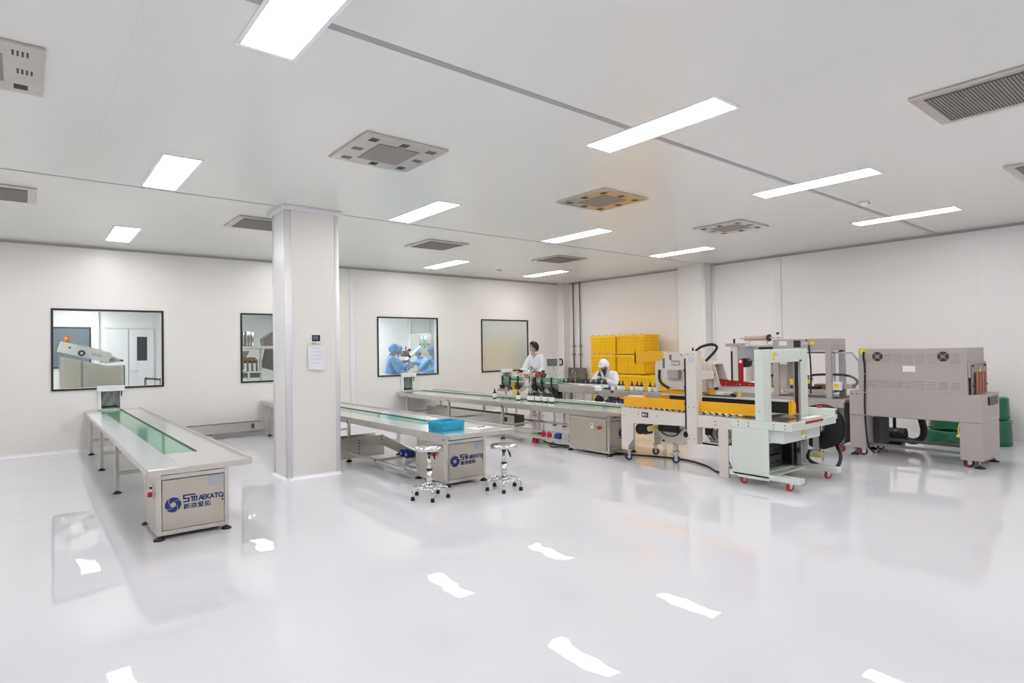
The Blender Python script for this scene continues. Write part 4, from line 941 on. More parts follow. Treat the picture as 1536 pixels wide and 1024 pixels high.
for k, y in enumerate((10.22, 9.96, 9.70, 9.14, 8.94, 8.66)):
    b = MB(); b.box(8.03, 8.05, y-.02, y+.02, .70, .915, 'black_plastic', .005); b.prism([(y-.07, .74), (y+.07, .74), (y+.03, .665), (y-.05, .655)], 'yz', 8.0, 8.05, 'black_plastic' if k != 1 else 'indigo'); b.cyl((8.05, y, .915), (8.05, y, .94), .02, 10, m='black_plastic'); b.box(8.04, 8.36, y-.015, y+.015, .70, .72, 'black_plastic'); link('rail_bracket', b, L)
b = MB(); b.cyl((7.985, 9.82, .745), (8.04, 9.82, .745), .045, 14, m='yellow_paint'); b.cyl((7.985, 9.82, .745), (7.99, 9.82, .745), .02, 10, m='black_plastic'); b.box(8.0, 8.04, 9.6, 9.84, .55, .66, 'yellow_tape', .004); link('adjusting_knob', b, L)
b = MB(); b.box(7.99, 8.06, 9.22, 9.45, .60, 1.02, 'label_white', .008); b.box(7.94, 8.1, 9.18, 9.42, 1.0, 1.03, 'label_white', .004); b.box(7.97, 8.02, 9.2, 9.44, .72, .76, 'steel'); b.cyl((7.98, 9.26, .66), (7.98, 9.26, 1.1), .012, 8, m='chrome'); b.cyl((7.98, 9.41, .66), (7.98, 9.41, 1.05), .012, 8, m='chrome'); b.box(7.97, 8.0, 9.25, 9.42, .90, .97, 'label_white', .004)
for k in range(4): b.box(7.965, 7.972, 9.27+.035*k, 9.285+.035*k, .90, .99, 'red_paint' if k < 3 else 'black_plastic')
b.box(7.95, 8.03, 9.16, 9.2, .72, 1.1, 'steel', .004); b.cyl((7.99, 9.14, 1.06), (7.99, 9.52, 1.09), .022, 10, m='label_white'); b.box(7.96, 8.0, 9.46, 9.56, 1.02, 1.07, 'black_plastic', .006); b.cyl((7.99, 9.2, 1.09), (7.99, 9.2, 1.16), .014, 8, m='black_plastic'); b.tube([(7.99, 9.55, 1.05), (7.97, 9.62, .99)], .012, 8, m='red_paint'); link('label_head', b, L)
b = MB(); b.box(7.97, 8.03, 8.94, 9.06, .93, 1.05, 'red_paint', .008); b.box(7.96, 8.04, 9.06, 9.12, 1.03, 1.06, 'black_plastic', .004); b.tube([(7.96, 9.1, 1.13), (7.955, 8.98, 1.02), (7.955, 8.84, .90)], .011, 8, m='steel_dark'); b.cyl((7.97, 9.0, 1.10), (7.97, 9.16, 1.12), .02, 10, m='chrome'); b.box(7.98, 8.02, 8.82, 8.88, .94, 1.08, 'slate', .006); link('label_roll_holder', b, L)
b = MB(); b.tube(spline([(7.97, 9.24, .95), (7.965, 9.2, .82), (7.965, 9.1, .72), (7.965, 8.95, .62), (7.97, 8.6, .57)], 6), .013, 8, m='black_rubber'); link('cable', b, L)
b = MB(); b.box(8.02, 8.2, 8.46, 8.62, .50, .70, 'black_plastic', .01); b.box(8.06, 8.2, 8.45, 8.58, .42, .50, 'indigo', .01); b.box(8.01, 8.1, 8.56, 8.8, .55, .62, 'black_plastic', .008); link('drive_motor', b, L)
b = MB(); b.cyl((8.5, 9.06, .78), (8.5, 9.06, 1.15), .018, 10, m='cream'); b.box(8.44, 8.56, 8.9, 9.18, .9, 1.02, 'cream', .006); b.box(8.36, 8.5, 9.02, 9.1, .72, .78, 'steel'); link('screen_post', b, L)
b = MB(); R = Matrix.Translation((8.47, 9.08, 1.22)) @ Matrix.Rotation(-.28, 4, 'Z')
b.box(-.17, .17, -.07, .06, -.085, .09, 'cream', .008, mx=R); b.box(-.155, .07, -.076, -.069, -.065, .075, 'slate', mx=R); b.box(-.14, .055, -.079, -.075, -.05, .06, 'screen_grey', mx=R); sc = link('touch_screen', b, L)
b = MB(); pts = [(.13, -.07, -.055), (.17, -.1, -.05), (.18, -.11, 0), (.17, -.1, .06), (.13, -.07, .065)]; b.tube(spline([R @ Vector(p) for p in pts], 4), .016, 8, m='black_plastic'); link('handle', b, sc)
Q = thing('bottle_conveyor', (8.0, 6.9, 0), 'narrow stainless bottle conveyor before the worker in the white cap', 'conveyor')
b = MB(); b.prism([(8.40, .835), (7.2, .80), (7.2, .67), (8.40, .67)], 'yz', 7.99, 8.0, 'steel'); b.prism([(8.40, .835), (7.2, .80), (7.2, .67), (8.40, .67)], 'yz', 8.26, 8.27, 'steel'); b.box(8.0, 8.26, 7.2, 8.4, .735, .75, 'belt_dark'); b.cyl((7.985, 7.2, .80), (7.985, 8.4, .838), .010, 8, m='chrome'); link('upper_bed', b, Q)
b = MB(); b.box(7.9, 7.91, 5.72, 7.2, .655, .772, 'steel', .002); b.box(8.19, 8.2, 5.72, 7.2, .655, .772, 'steel', .002); b.box(7.91, 8.19, 5.72, 7.2, .735, .755, 'belt_dark'); b.box(7.895, 7.912, 5.72, 6.98, .758, .775, 'steel_top'); link('lower_bed', b, Q)
b = MB(); b.box(7.93, 7.99, 6.99, 7.2, .755, .80, 'black_plastic', .006); b.box(7.9, 7.95, 6.93, 6.99, .72, .83, 'label_white', .004); b.box(7.91, 7.97, 7.22, 7.38, .74, .81, 'label_white', .004); link('bottle_gate', b, Q)
for x, y in ((7.93, 7.45), (8.26, 7.45), (7.93, 7.05), (8.17, 7.05), (7.93, 5.9), (8.17, 5.9), (8.03, 8.3), (8.24, 8.3)):
    b = MB(); b.box(x-.018, x+.018, y-.018, y+.018, .02, .70 if y > 7.2 else .66, 'steel' if y > 7.2 else 'indigo', .003); foot_pad(b, x, y, .04); link('leg', b, Q)
b = MB(); b.box(7.93, 8.17, 5.9, 7.05, .57, .60, 'indigo'); b.box(7.93, 8.17, 6.6, 6.8, .45, .57, 'black_plastic', .008); b.box(7.94, 8.0, 7.18, 7.3, .44, .53, 'red_paint', .008); b.box(7.94, 8.0, 7.08, 7.17, .47, .58, 'indigo', .008); link('lower_frame', b, Q)
G2 = 'pump bottles queued on the bottle conveyor by the labelling machine'
k = 0
for row, xx in ((0, 8.06), (1, 8.16)):
    for j in range(11):
        y = 8.30-.088*j-.04*row
        bottle(xx+.012*((j*7+row*3) % 3-1), y, .7515, 'dark pump bottle in the crowded queue on the bottle conveyor', G2, .3*j)
G3 = 'white labelled bottles on the low end of the bottle conveyor'
for j, (y, nm) in enumerate(((6.86, 'white labelled bottle first after the gate on the bottle conveyor'), (6.78, 'white labelled bottle touching the first one after the gate on the bottle conveyor'), (6.58, 'white labelled bottle starting the middle three on the low end of the bottle conveyor'),
        (6.47, 'centre bottle of the middle three on the low end of the bottle conveyor'), (6.38, 'last of the middle three bottles on the low end of the bottle conveyor'), (6.2, 'first of the two bottles beside the folding head of the carton sealer'), (6.09, 'bottle nearest the folding head of the carton sealer, at the conveyor end'))):
    bottle(7.975, y, .7563, nm, G3, .2*j)
bottle(8.1, 7.28, .7515, 'single pump bottle in front of the white cap worker, beside the gate', G3)
# ------------------------------------------------------------------ sink and pipes in the far corner
K = thing('hand_sink', (11.0, 11.0, 0), 'stainless hand sink with a tall splash panel in the far corner', 'sink')
b = MB(); b.box(11.17, 11.2, 10.72, 11.36, .66, 1.0, 'steel_dark', .003); b.box(10.86, 11.2, 10.72, 10.735, .66, .86, 'steel_dark'); link('splash_panel', b, K)
b = MB(); b.box(10.75, 11.17, 10.72, 11.36, .60, .70, 'steel', .006); b.box(10.82, 11.1, 10.85, 11.25, .695, .705, 'steel_dark'); link('basin', b, K)
for x in (10.8, 11.12):
    for y in (10.77, 11.31):
        b = MB(); b.box(x-.018, x+.018, y-.018, y+.018, 0, .60, 'steel', .003); link('leg', b, K)
b = MB(); b.tube(spline([(11.13, 11.05, .70), (11.13, 11.05, .90), (11.06, 11.05, .95), (11.0, 11.05, .88)], 5), .012, 8, m='chrome'); link('tap', b, K)
for nm, y, zb, m_, vz in (('copper pipe on the right wall by the far corner, nearer the window', 11.22, .98, 'copper', 1.35), ('thin pipe with a green section on the right wall, running down to the sink', 10.98, 1.0, 'steel_dark', 1.35)):
    t = thing('wall_mounted_pipe', (11.25, y, zb), nm, 'pipe')
    b = MB(); b.cyl((11.25, y, zb), (11.25, y, H-.002), .016, 10, m=m_)
    if m_ == 'steel_dark': b.cyl((11.25, y, 1.75), (11.25, y, 2.0), .0175, 10, m='rail_green')
    link('tube', b, t)
    for z in (vz, vz+.22):
        b = MB(); b.cyl((11.25, y-.05, z), (11.25, y+.05, z), .022, 10, m='steel_dark'); b.cyl((11.25, y, z), (11.19, y, z), .012, 8, m='steel_dark'); b.cyl((11.19, y-.03, z), (11.19, y+.03, z), .010, 8, m='steel'); link('valve', b, t)
# ------------------------------------------------------------------ cables and plugs on the floor
def cable(label, pts, r=.012, nm='power_cable'):
    o = link(nm, MB().tube(spline(pts, 8), r, 8, m='black_rubber'), None, org=(pts[0][0], pts[0][1], 0)); tag(o, label, 'cable'); return o
cable('black cable on the floor under the cream carton sealer, looping up to its shelf', [(6.36, 5.66, .013), (6.5, 5.45, .013), (6.66, 5.1, .013), (6.74, 4.7, .013), (6.6, 4.3, .013), (6.36, 3.97, .013), (6.37, 3.90, .10), (6.4, 3.90, .24), (6.42, 3.92, .326)])
cable('thin black cable from the carton sealer shelf to the strapping machine floor corner', [(6.56, 4.02, .325), (6.48, 3.92, .18), (6.40, 3.80, .05), (6.34, 3.68, .010), (6.3, 3.64, .010)], .007)
t = thing('red_plug', (6.4, 7.2, 0), 'red industrial plug with white collar lying on the floor by the packing conveyor leg', 'plug')
b = MB(); b.cyl((6.30, 7.22, .045), (6.36, 7.17, .045), .044, 16, m='red_plastic'); b.cyl((6.285, 7.232, .045), (6.30, 7.22, .045), .036, 14, m='red_paint'); link('plug_body', b, t)
b = MB(); b.cyl((6.44, 7.31, .045), (6.48, 7.27, .045), .040, 16, m='red_plastic'); link('socket_cap', b, t)
b = MB(); b.cyl((6.36, 7.17, .04), (6.42, 7.12, .03), .03, 14, r2=.016, m='label_white'); link('collar', b, t)
cable('black lead trailing on the floor from the red plug to the third conveyor cabinet', [(6.425, 7.115, .024), (6.42, 6.95, .012), (6.42, 6.7, .012), (6.5, 6.5, .012), (6.5, 6.40, .012)], .011)
cable('thin black lead hanging from the blue socket under the packing conveyor', [(6.16, 6.60, .10), (6.15, 6.66, .06), (6.20, 6.7, .011), (6.30, 6.62, .011), (6.36, 6.48, .011), (6.38, 6.41, .011)], .007)
o = thing('carton_box', (6.95, 6.6, 0), 'pale open box under the packing conveyor behind the blue socket', 'box')
b = MB(); b.box(6.85, 7.05, 6.45, 6.85, .0, .30, 'label_white', .004); link('body', b, o)
b = MB(); b.prism([(6.45, .30), (6.43, .38), (6.432, .38), (6.455, .302)], 'yz', 6.85, 7.05, 'label_white'); link('flap', b, o)
# ------------------------------------------------------------------ rooms behind the windows
YR = 15.3
b = MB(); b.box(X0, 12.2, YR, YR+.1, 0, 3.0); struct('wall_rear', b, 'room_white')
struct('ceiling_rear', MB().box(X0, 12.2, YB+.12, YR, 2.6, 2.7), 'room_white')
struct('wall_partition', MB().box(2.42, 2.5, YB+.12, YR, 0, 2.6), 'room_white')
struct('wall_partition_2', MB().box(5.3, 5.38, YB+.12, YR, 0, 2.6), 'room_white')
struct('wall_partition_3', MB().box(9.3, 9.38, YB+.12, YR, 0, 2.6), 'room_grey')
struct('wall_partition_4', MB().box(-2.0, -1.92, YB+.12, YR, 0, 2.6), 'room_white')
struct('trim_15', MB().cyl((1.16, YR-.04, 0), (1.16, YR-.04, 2.6), .05, 14, m='trim_white'), 'trim_white')
struct('trim_16', MB().cyl((8.62, YR-.03, 0), (8.62, YR-.03, 2.6), .045, 14, m='trim_white'), 'trim_white')
struct('window_5', MB().box(-.6, 1.06, YR-.03, YR, 1.25, 2.1, 'black_frame').box(-.57, 1.03, YR-.035, YR-.03, 1.28, 2.07, 'screen_grey'), 'black_frame')
b = MB(); b.box(1.30, 1.325, YR-.03, YR, 0, 2.1, 'trim_white'); b.box(1.325, 1.72, YR-.045, YR-.01, .01, 2.07, 'trim_white', .004); b.box(1.735, 2.2, YR-.045, YR-.01, .01, 2.07, 'trim_white', .004); b.box(1.3, 2.22, YR-.03, YR, 2.08, 2.11, 'trim_white')
d = struct('door_1', b, 'trim_white'); link('vision_panel', MB().box(1.88, 2.07, YR-.05, YR-.044, 1.38, 1.9, 'black_frame').box(1.9, 2.05, YR-.053, YR-.049, 1.4, 1.88, 'screen_dark'), d); link('handle', MB().cyl((1.77, YR-.09, 1.17), (1.89, YR-.09, 1.17), .012, 8, m='chrome').cyl((1.77, YR-.09, 1.17), (1.77, YR-.04, 1.17), .014, 8, m='chrome'), d)
def room_lamp(x, y, label):
    t = thing('ceiling_light', (x, y, 2.6), label, 'ceiling light', 'ceiling lights out of the photo'); link('frame', MB().box(-.17, .17, -.62, .62, -.012, 0, 'lamp_frame', .003), t, org=(0, 0, 0)); link('diffuser', MB().box(-.14, .14, -.58, .58, -.016, -.010, 'lamp_side_room'), t, org=(0, 0, 0))
for x, y in ((-.3, 13.0), (.9, 14.25), (3.9, 13.2), (6.3, 13.2), (6.9, 14.5), (8.3, 13.2)): room_lamp(x, y, 'ceiling light panel of a room behind the windows, out of the photo')
# inclined feeding machine behind the first window
N = thing('inclined_feeder', (.9, 13.1, 0), 'stainless machine with a white inclined conveyor and orange beacon behind the first window', 'packaging machine')
b = MB(); b.prism([(.46, 0), (1.42, 0), (1.42, 1.32), (1.14, 1.315), (.46, 1.50)], 'xz', 13.1, 13.7, 'steel')
b.prism([(.52, .05), (.74, .05), (.74, 1.38), (.52, 1.44)], 'xz', 13.09, 13.1, 'steel_door'); b.prism([(.80, .05), (1.36, .05), (1.36, 1.27), (1.13, 1.27), (.80, 1.35)], 'xz', 13.09, 13.1, 'steel_door')
for x in (.765, .785): b.box(x-.004, x+.004, 13.085, 13.1, .0, 1.4, 'slate')
b.box(1.405, 1.42, 13.085, 13.1, 0, 1.32, 'slate'); link('cabinet', b, N)
b = MB(); R = Matrix.Translation((.87, 13.35, 1.555)) @ Matrix.Rotation(.285, 4, 'Y')
b.box(-.44, .34, -.26, -.2, -.10, .09, 'label_white', .004, mx=R); b.box(-.3, -.27, -.262, -.26, .0, .03, 'slate', mx=R); b.box(.05, .2, -.262, -.26, -.03, .02, 'steel', mx=R); b.box(-.46, .34, .17, .2, -.06, .10, 'label_white', .004, mx=R); b.box(-.46, .34, -.17, .17, .05, .09, 'steel', mx=R); b.box(-.2, .2, -.19, .0, .10, .105, 'yellow_tape', mx=R)
b.box(-.46, -.44, -.2, .2, -.08, .11, 'steel_dark', mx=R); link('inclined_conveyor', b, N)
b = MB(); b.cyl((.77, 13.06, 1.55), (.77, 13.10, 1.55), .055, 18, m='slate'); b.cyl((.77, 13.055, 1.55), (.77, 13.065, 1.55), .022, 12, m='label_white'); link('hand_wheel', b, N)
b = MB(); b.prism([(1.05, 1.47), (1.12, 1.52), (1.24, 1.49), (1.36, 1.42), (1.36, 1.38), (1.15, 1.36), (1.08, 1.38)], 'xz', 13.15, 13.5, 'label_white'); b.prism([(1.14, 1.44), (1.24, 1.45), (1.3, 1.41), (1.16, 1.38)], 'xz', 13.14, 13.15, 'steel_dark'); b.cyl((1.34, 13.3, 1.41), (1.42, 13.3, 1.40), .018, 8, m='slate'); link('outfeed_head', b, N)
b = MB(); b.cyl((.54, 13.3, 1.66), (.57, 13.3, 1.74), .02, 8, m='label_white'); b.cyl((.575, 13.3, 1.74), (.575, 13.3, 1.85), .038, 14, m='amber'); b.cyl((.575, 13.3, 1.85), (.575, 13.3, 1.865), .034, 14, m='red_plastic'); link('beacon', b, N)
N2 = thing('control_cabinet', (2.2, 13.4, 0), 'white cabinet with a dark glass panel at the far side of the first window', 'cabinet')
link('body', MB().box(2.16, 2.4, 13.2, 13.9, 1.08, 1.5, 'label_white', .005), N2); link('glass_panel', MB().box(2.15, 2.162, 13.26, 13.84, 1.14, 1.47, 'screen_dark'), N2); link('stand', MB().box(2.24, 2.36, 13.4, 13.7, 0, 1.08, 'label_white'), N2)
N3 = thing('step_rail', (1.95, 13.9, 0), 'grey bent tube handrail at the lower right of the first window', 'handrail')
link('rail', MB().tube(spline([(1.85, 13.9, 0), (1.85, 13.9, .95), (1.9, 13.9, 1.02), (2.08, 13.9, 1.0), (2.12, 13.9, .93), (2.12, 13.9, 0)], 5), .018, 8, m='slate'), N3); link('bracket', MB().box(1.83, 1.87, 13.88, 13.92, .9, .99, 'steel_dark'), N3)
# filler behind the second window
N4 = thing('filling_machine', (3.7, 12.9, 0), 'steel filling machine with a ribbed drum, behind the window next to the pillar', 'packaging machine')
b = MB(); b.cyl((3.52, 13.1, 1.65), (3.52, 13.1, 1.95), .16, 24, m='steel_dark')
for k in range(16): b.cyl((3.52+.162*math.cos(k*PI/8), 13.1+.162*math.sin(k*PI/8), 1.66), (3.52+.162*math.cos(k*PI/8), 13.1+.162*math.sin(k*PI/8), 1.94), .014, 6, m='steel')
link('drum', b, N4)
b = MB(); b.box(3.2, 4.3, 12.9, 12.95, 1.60, 1.65, 'label_white'); b.box(3.2, 4.3, 13.3, 13.35, 1.60, 1.65, 'label_white'); b.box(3.2, 4.3, 12.9, 13.35, 1.585, 1.60, 'steel')
for x in (3.24, 3.78, 4.25): b.box(x-.02, x+.02, 12.9, 12.94, 0, 1.6, 'steel')
link('frame', b, N4)
b = MB(); b.prism([(3.9, 1.60), (4.25, 1.60), (4.25, 2.0), (4.1, 2.0), (3.86, 1.79)], 'xz', 13.0, 13.25, 'steel_dark'); b.prism([(3.86, 1.2), (4.2, 1.1), (4.2, 1.6), (3.95, 1.6)], 'xz', 12.98, 13.2, 'taupe_dark'); link('hopper', b, N4)
b = MB(); b.prism([(3.4, 1.55), (3.58, 1.55), (3.52, 1.42), (3.46, 1.42)], 'xz', 12.98, 13.1, 'steel_dark'); b.box(3.32, 3.74, 13.0, 13.1, 1.30, 1.38, 'red_paint', .006); b.box(3.4, 3.7, 12.96, 13.06, 1.34, 1.42, 'copper', .01)
for k in range(5): b.cyl((3.36+.09*k, 12.97, 1.12), (3.36+.09*k, 12.97, 1.34), .02, 8, m='steel_dark')
b.box(3.28, 3.8, 12.98, 13.3, 1.0, 1.1, 'taupe_dark', .006); link('nozzle_bank', b, N4)
b = MB(); b.box(3.5, 3.9, 12.86, 12.9, 1.10, 1.13, 'label_white'); b.box(3.52, 3.55, 12.86, 12.9, .8, 1.1, 'label_white'); b.tube([(3.36, 12.9, 1.12), (3.5, 12.9, 1.18)], .02, 8, m='label_white'); link('guard_rail', b, N4)
# control cabinet behind the third window
N5 = thing('control_cabinet', (8.3, 13.7, 0), 'tall grey control cabinet with buttons and a ribbed side behind the gowned workers', 'cabinet')
b = MB(); b.box(8.02, 8.36, 13.7, 14.2, 0, 1.96, 'cabinet_grey', .005); link('body', b, N5)
b = MB(); b.box(8.36, 8.94, 13.75, 14.2, 0, 1.96, 'taupe_dark')
for k in range(11): b.box(8.38+.045*k, 8.405+.045*k, 13.74, 13.75, .1, 1.94, 'taupe')
link('ribbed_side', b, N5)
b = MB(); b.box(8.07, 8.1, 13.69, 13.7, 1.8, 1.88, 'label_white'); b.box(8.14, 8.25, 13.68, 13.7, 1.80, 1.9, 'label_blue'); b.box(8.16, 8.23, 13.685, 13.7, 1.6, 1.75, 'rail_green')
for x, m_ in ((8.05, 'black_plastic'), (8.085, 'label_white'), (8.12, 'black_plastic'), (8.27, 'red_plastic'), (8.31, 'red_plastic')): b.cyl((x, 13.68, 1.68), (x, 13.7, 1.68), .016, 10, m=m_)
link('button_panel', b, N5)
N6 = thing('bottle_filler', (7.27, 12.95, 0), 'dark filling head on a post between the gowned workers', 'packaging machine')
b = MB(); b.cyl((7.2, 13.0, .902), (7.2, 13.0, 1.25), .035, 12, m='steel_dark'); b.cyl((7.2, 13.0, .902), (7.2, 13.0, .915), .08, 14, m='steel_dark'); b.box(7.12, 7.3, 12.93, 13.08, 1.1, 1.28, 'steel_dark', .01); link('post', b, N6)
b = MB(); b.cyl((7.08, 12.95, 1.44), (7.26, 12.95, 1.44), .075, 16, m='taupe_dark'); b.cyl((7.26, 12.95, 1.5), (7.32, 12.95, 1.54), .035, 10, m='black_plastic'); b.cyl((7.26, 12.95, 1.4), (7.32, 12.95, 1.36), .035, 10, m='black_plastic'); b.cyl((7.2, 12.95, 1.5), (7.2, 12.95, 1.62), .012, 8, m='black_plastic'); b.box(7.1, 7.2, 12.86, 12.93, 1.4, 1.5, 'copper', .01); link('head', b, N6)
b = MB(); b.box(7.28, 7.32, 13.0, 13.06, 1.2, 1.25, 'label_white'); R = Matrix.Translation((7.45, 13.06, 1.42)) @ Matrix.Rotation(-.7, 4, 'Y'); b.box(-.3, .3, -.05, .05, -.02, .02, 'label_white', mx=R); link('chute', b, N6)
N7 = thing('work_table', (7.1, 12.85, 0), 'steel work table between the gowned workers behind the third window', 'table')
link('table_top', MB().box(7.06, 7.7, 12.84, 13.12, .86, .9, 'steel', .004), N7)
for x in (7.1, 7.66):
    for y in (12.88, 13.08): link('leg', MB().box(x-.02, x+.02, y-.02, y+.02, 0, .86, 'steel'), N7)
o = thing('side_table', (6.1, 11.95, 0), 'small white side table at the lower left corner of the gowned workers window', 'table')
link('table_top', MB().box(5.95, 6.32, 11.82, 12.02, .90, .925, 'label_white', .004), o)
for x in (5.98, 6.29):
    for y in (11.85, 11.99): link('leg', MB().box(x-.012, x+.012, y-.012, y+.012, 0, .90, 'steel'), o)
o = thing('cloth_bundle', (6.1, 11.93, .926), 'white cloth bundle on the small side table in the gowned workers window', 'cloth'); b = MB(); b.ball((6.07, 11.93, .974), .06, 14, 8, 'label_white', (1.5, 1, .78)); link('fold', b, o); b = MB(); b.ball((6.2, 11.92, .96), .045, 12, 8, 'label_white', (1.5, 1, .72)); link('fold', b, o)
struct('wall_blind', MB().box(8.45, 10.1, YB+.13, YB+.15, .5, 2.9), 'room_grey')
# ------------------------------------------------------------------ people
def skin_mesh(joints, edges, radii, sub=2, root=0):
    me = bpy.data.meshes.new('tmp'); me.from_pydata([tuple(j) for j in joints], edges, []); o = bpy.data.objects.new('tmp', me); COL.objects.link(o)
    o.modifiers.new('s', 'SKIN'); 
    for i, r in enumerate(radii):
        d = me.skin_vertices[0].data[i]; d.radius = r if isinstance(r, tuple) else (r, r); d.use_root = (i == root)
    sb = o.modifiers.new('u', 'SUBSURF'); sb.levels = sub; sb.render_levels = sub
    dg = bpy.context.evaluated_depsgraph_get(); dg.update()
    out = bpy.data.meshes.new_from_object(o.evaluated_get(dg)); bpy.data.objects.remove(o); bpy.data.meshes.remove(me)
    return out
HS = (.074, .094, .118)
def head_pt(u, v, off=0.):
    s, c = math.sin(v), math.cos(v)
    x, y, z = HS[0]*s*math.sin(u), -HS[1]*s*math.cos(u), HS[2]*c
    if z < 0:
        q = (-z/HS[2]); x *= 1-.30*q**1.6; y = y*(1-.16*q) - .012*q
    uu = math.atan2(math.sin(u), math.cos(u))
    y -= .022*math.exp(-(uu/.17)**2-((z+.022)/.022)**2)+.006*math.exp(-(uu/.2)**2-((z+.062)/.012)**2)
    y += .010*math.exp(-((abs(uu)-.42)/.2)**2-((z-.008)/.014)**2)
    p = Vector((x, y, z))
    return p*(1+off/max(p.length, .03))
def head_shell(b, cond, off, m, mx, nu=30, nv=22, noise=0.):
    V = {}
    def vert(i, j):
        k = (i % nu, j)
        if k not in V:
            p = head_pt(2*PI*i/nu, PI*j/nv, off+(noise*random.random() if noise else 0)); V[k] = b.bm.verts.new(mx @ p)
        return V[k]
    fs = []
    for i in range(nu):
        for j in range(nv):
            u = 2*PI*(i+.5)/nu; u = math.atan2(math.sin(u), math.cos(u)); p = head_pt(u, PI*(j+.5)/nv)
            if cond(u, p.z):
                c = [vert(i, j), vert(i+1, j), vert(i+1, j+1), vert(i, j+1)]
                try: fs.append(b.bm.faces.new(c))
                except ValueError: pass
    b._tag(fs, m, True)
def hand(b, wrist, direction, palm_n, curl, m, size=1., left=False):
    """palm and five bent fingers; DIRECTION runs from the wrist along the hand, PALM_N out of the palm"""
    d = Vector(direction).normalized(); n = Vector(palm_n); n = (n-d*n.dot(d)).normalized(); s = d.cross(n)*(1 if left else -1)
    w = Vector(wrist); k = size
    J = [w, w+d*.045*k, w+d*.085*k]; E_ = [(0, 1), (1, 2)]; R_ = [(.022*k, .018*k), (.034*k, .015*k), (.036*k, .013*k)]
    me = skin_mesh(J, E_, R_, 1); b.add_mesh(me, m, smooth=True)
    for f, (off, ln) in enumerate(((.027, .068), (.009, .078), (-.009, .072), (-.026, .056))):
        p = w+d*.082*k+s*off*k; P = [p]; a = 0
        for q, part in enumerate((.45, .32, .23)):
            a += curl*(.6 if q == 0 else 1.)*(1+.08*f)
            P.append(P[-1]+(d*math.cos(a)+n*math.sin(a))*ln*part*k)
        b.add_mesh(skin_mesh(P, [(0, 1), (1, 2), (2, 3)], [.0092*k, .0088*k, .0082*k, .0072*k], 1), m, smooth=True)
    p = w+d*.025*k+s*.026*k; P = [p, p+(d*.6+s*.7+n*.25)*.035*k, p+(d*.85+s*.75+n*.55)*.055*k, p+(d*1.2+s*.6+n*.8)*.062*k]
    b.add_mesh(skin_mesh(P, [(0, 1), (1, 2), (2, 3)], [.012*k, .0105*k, .0095*k, .008*k], 1), m, smooth=True)
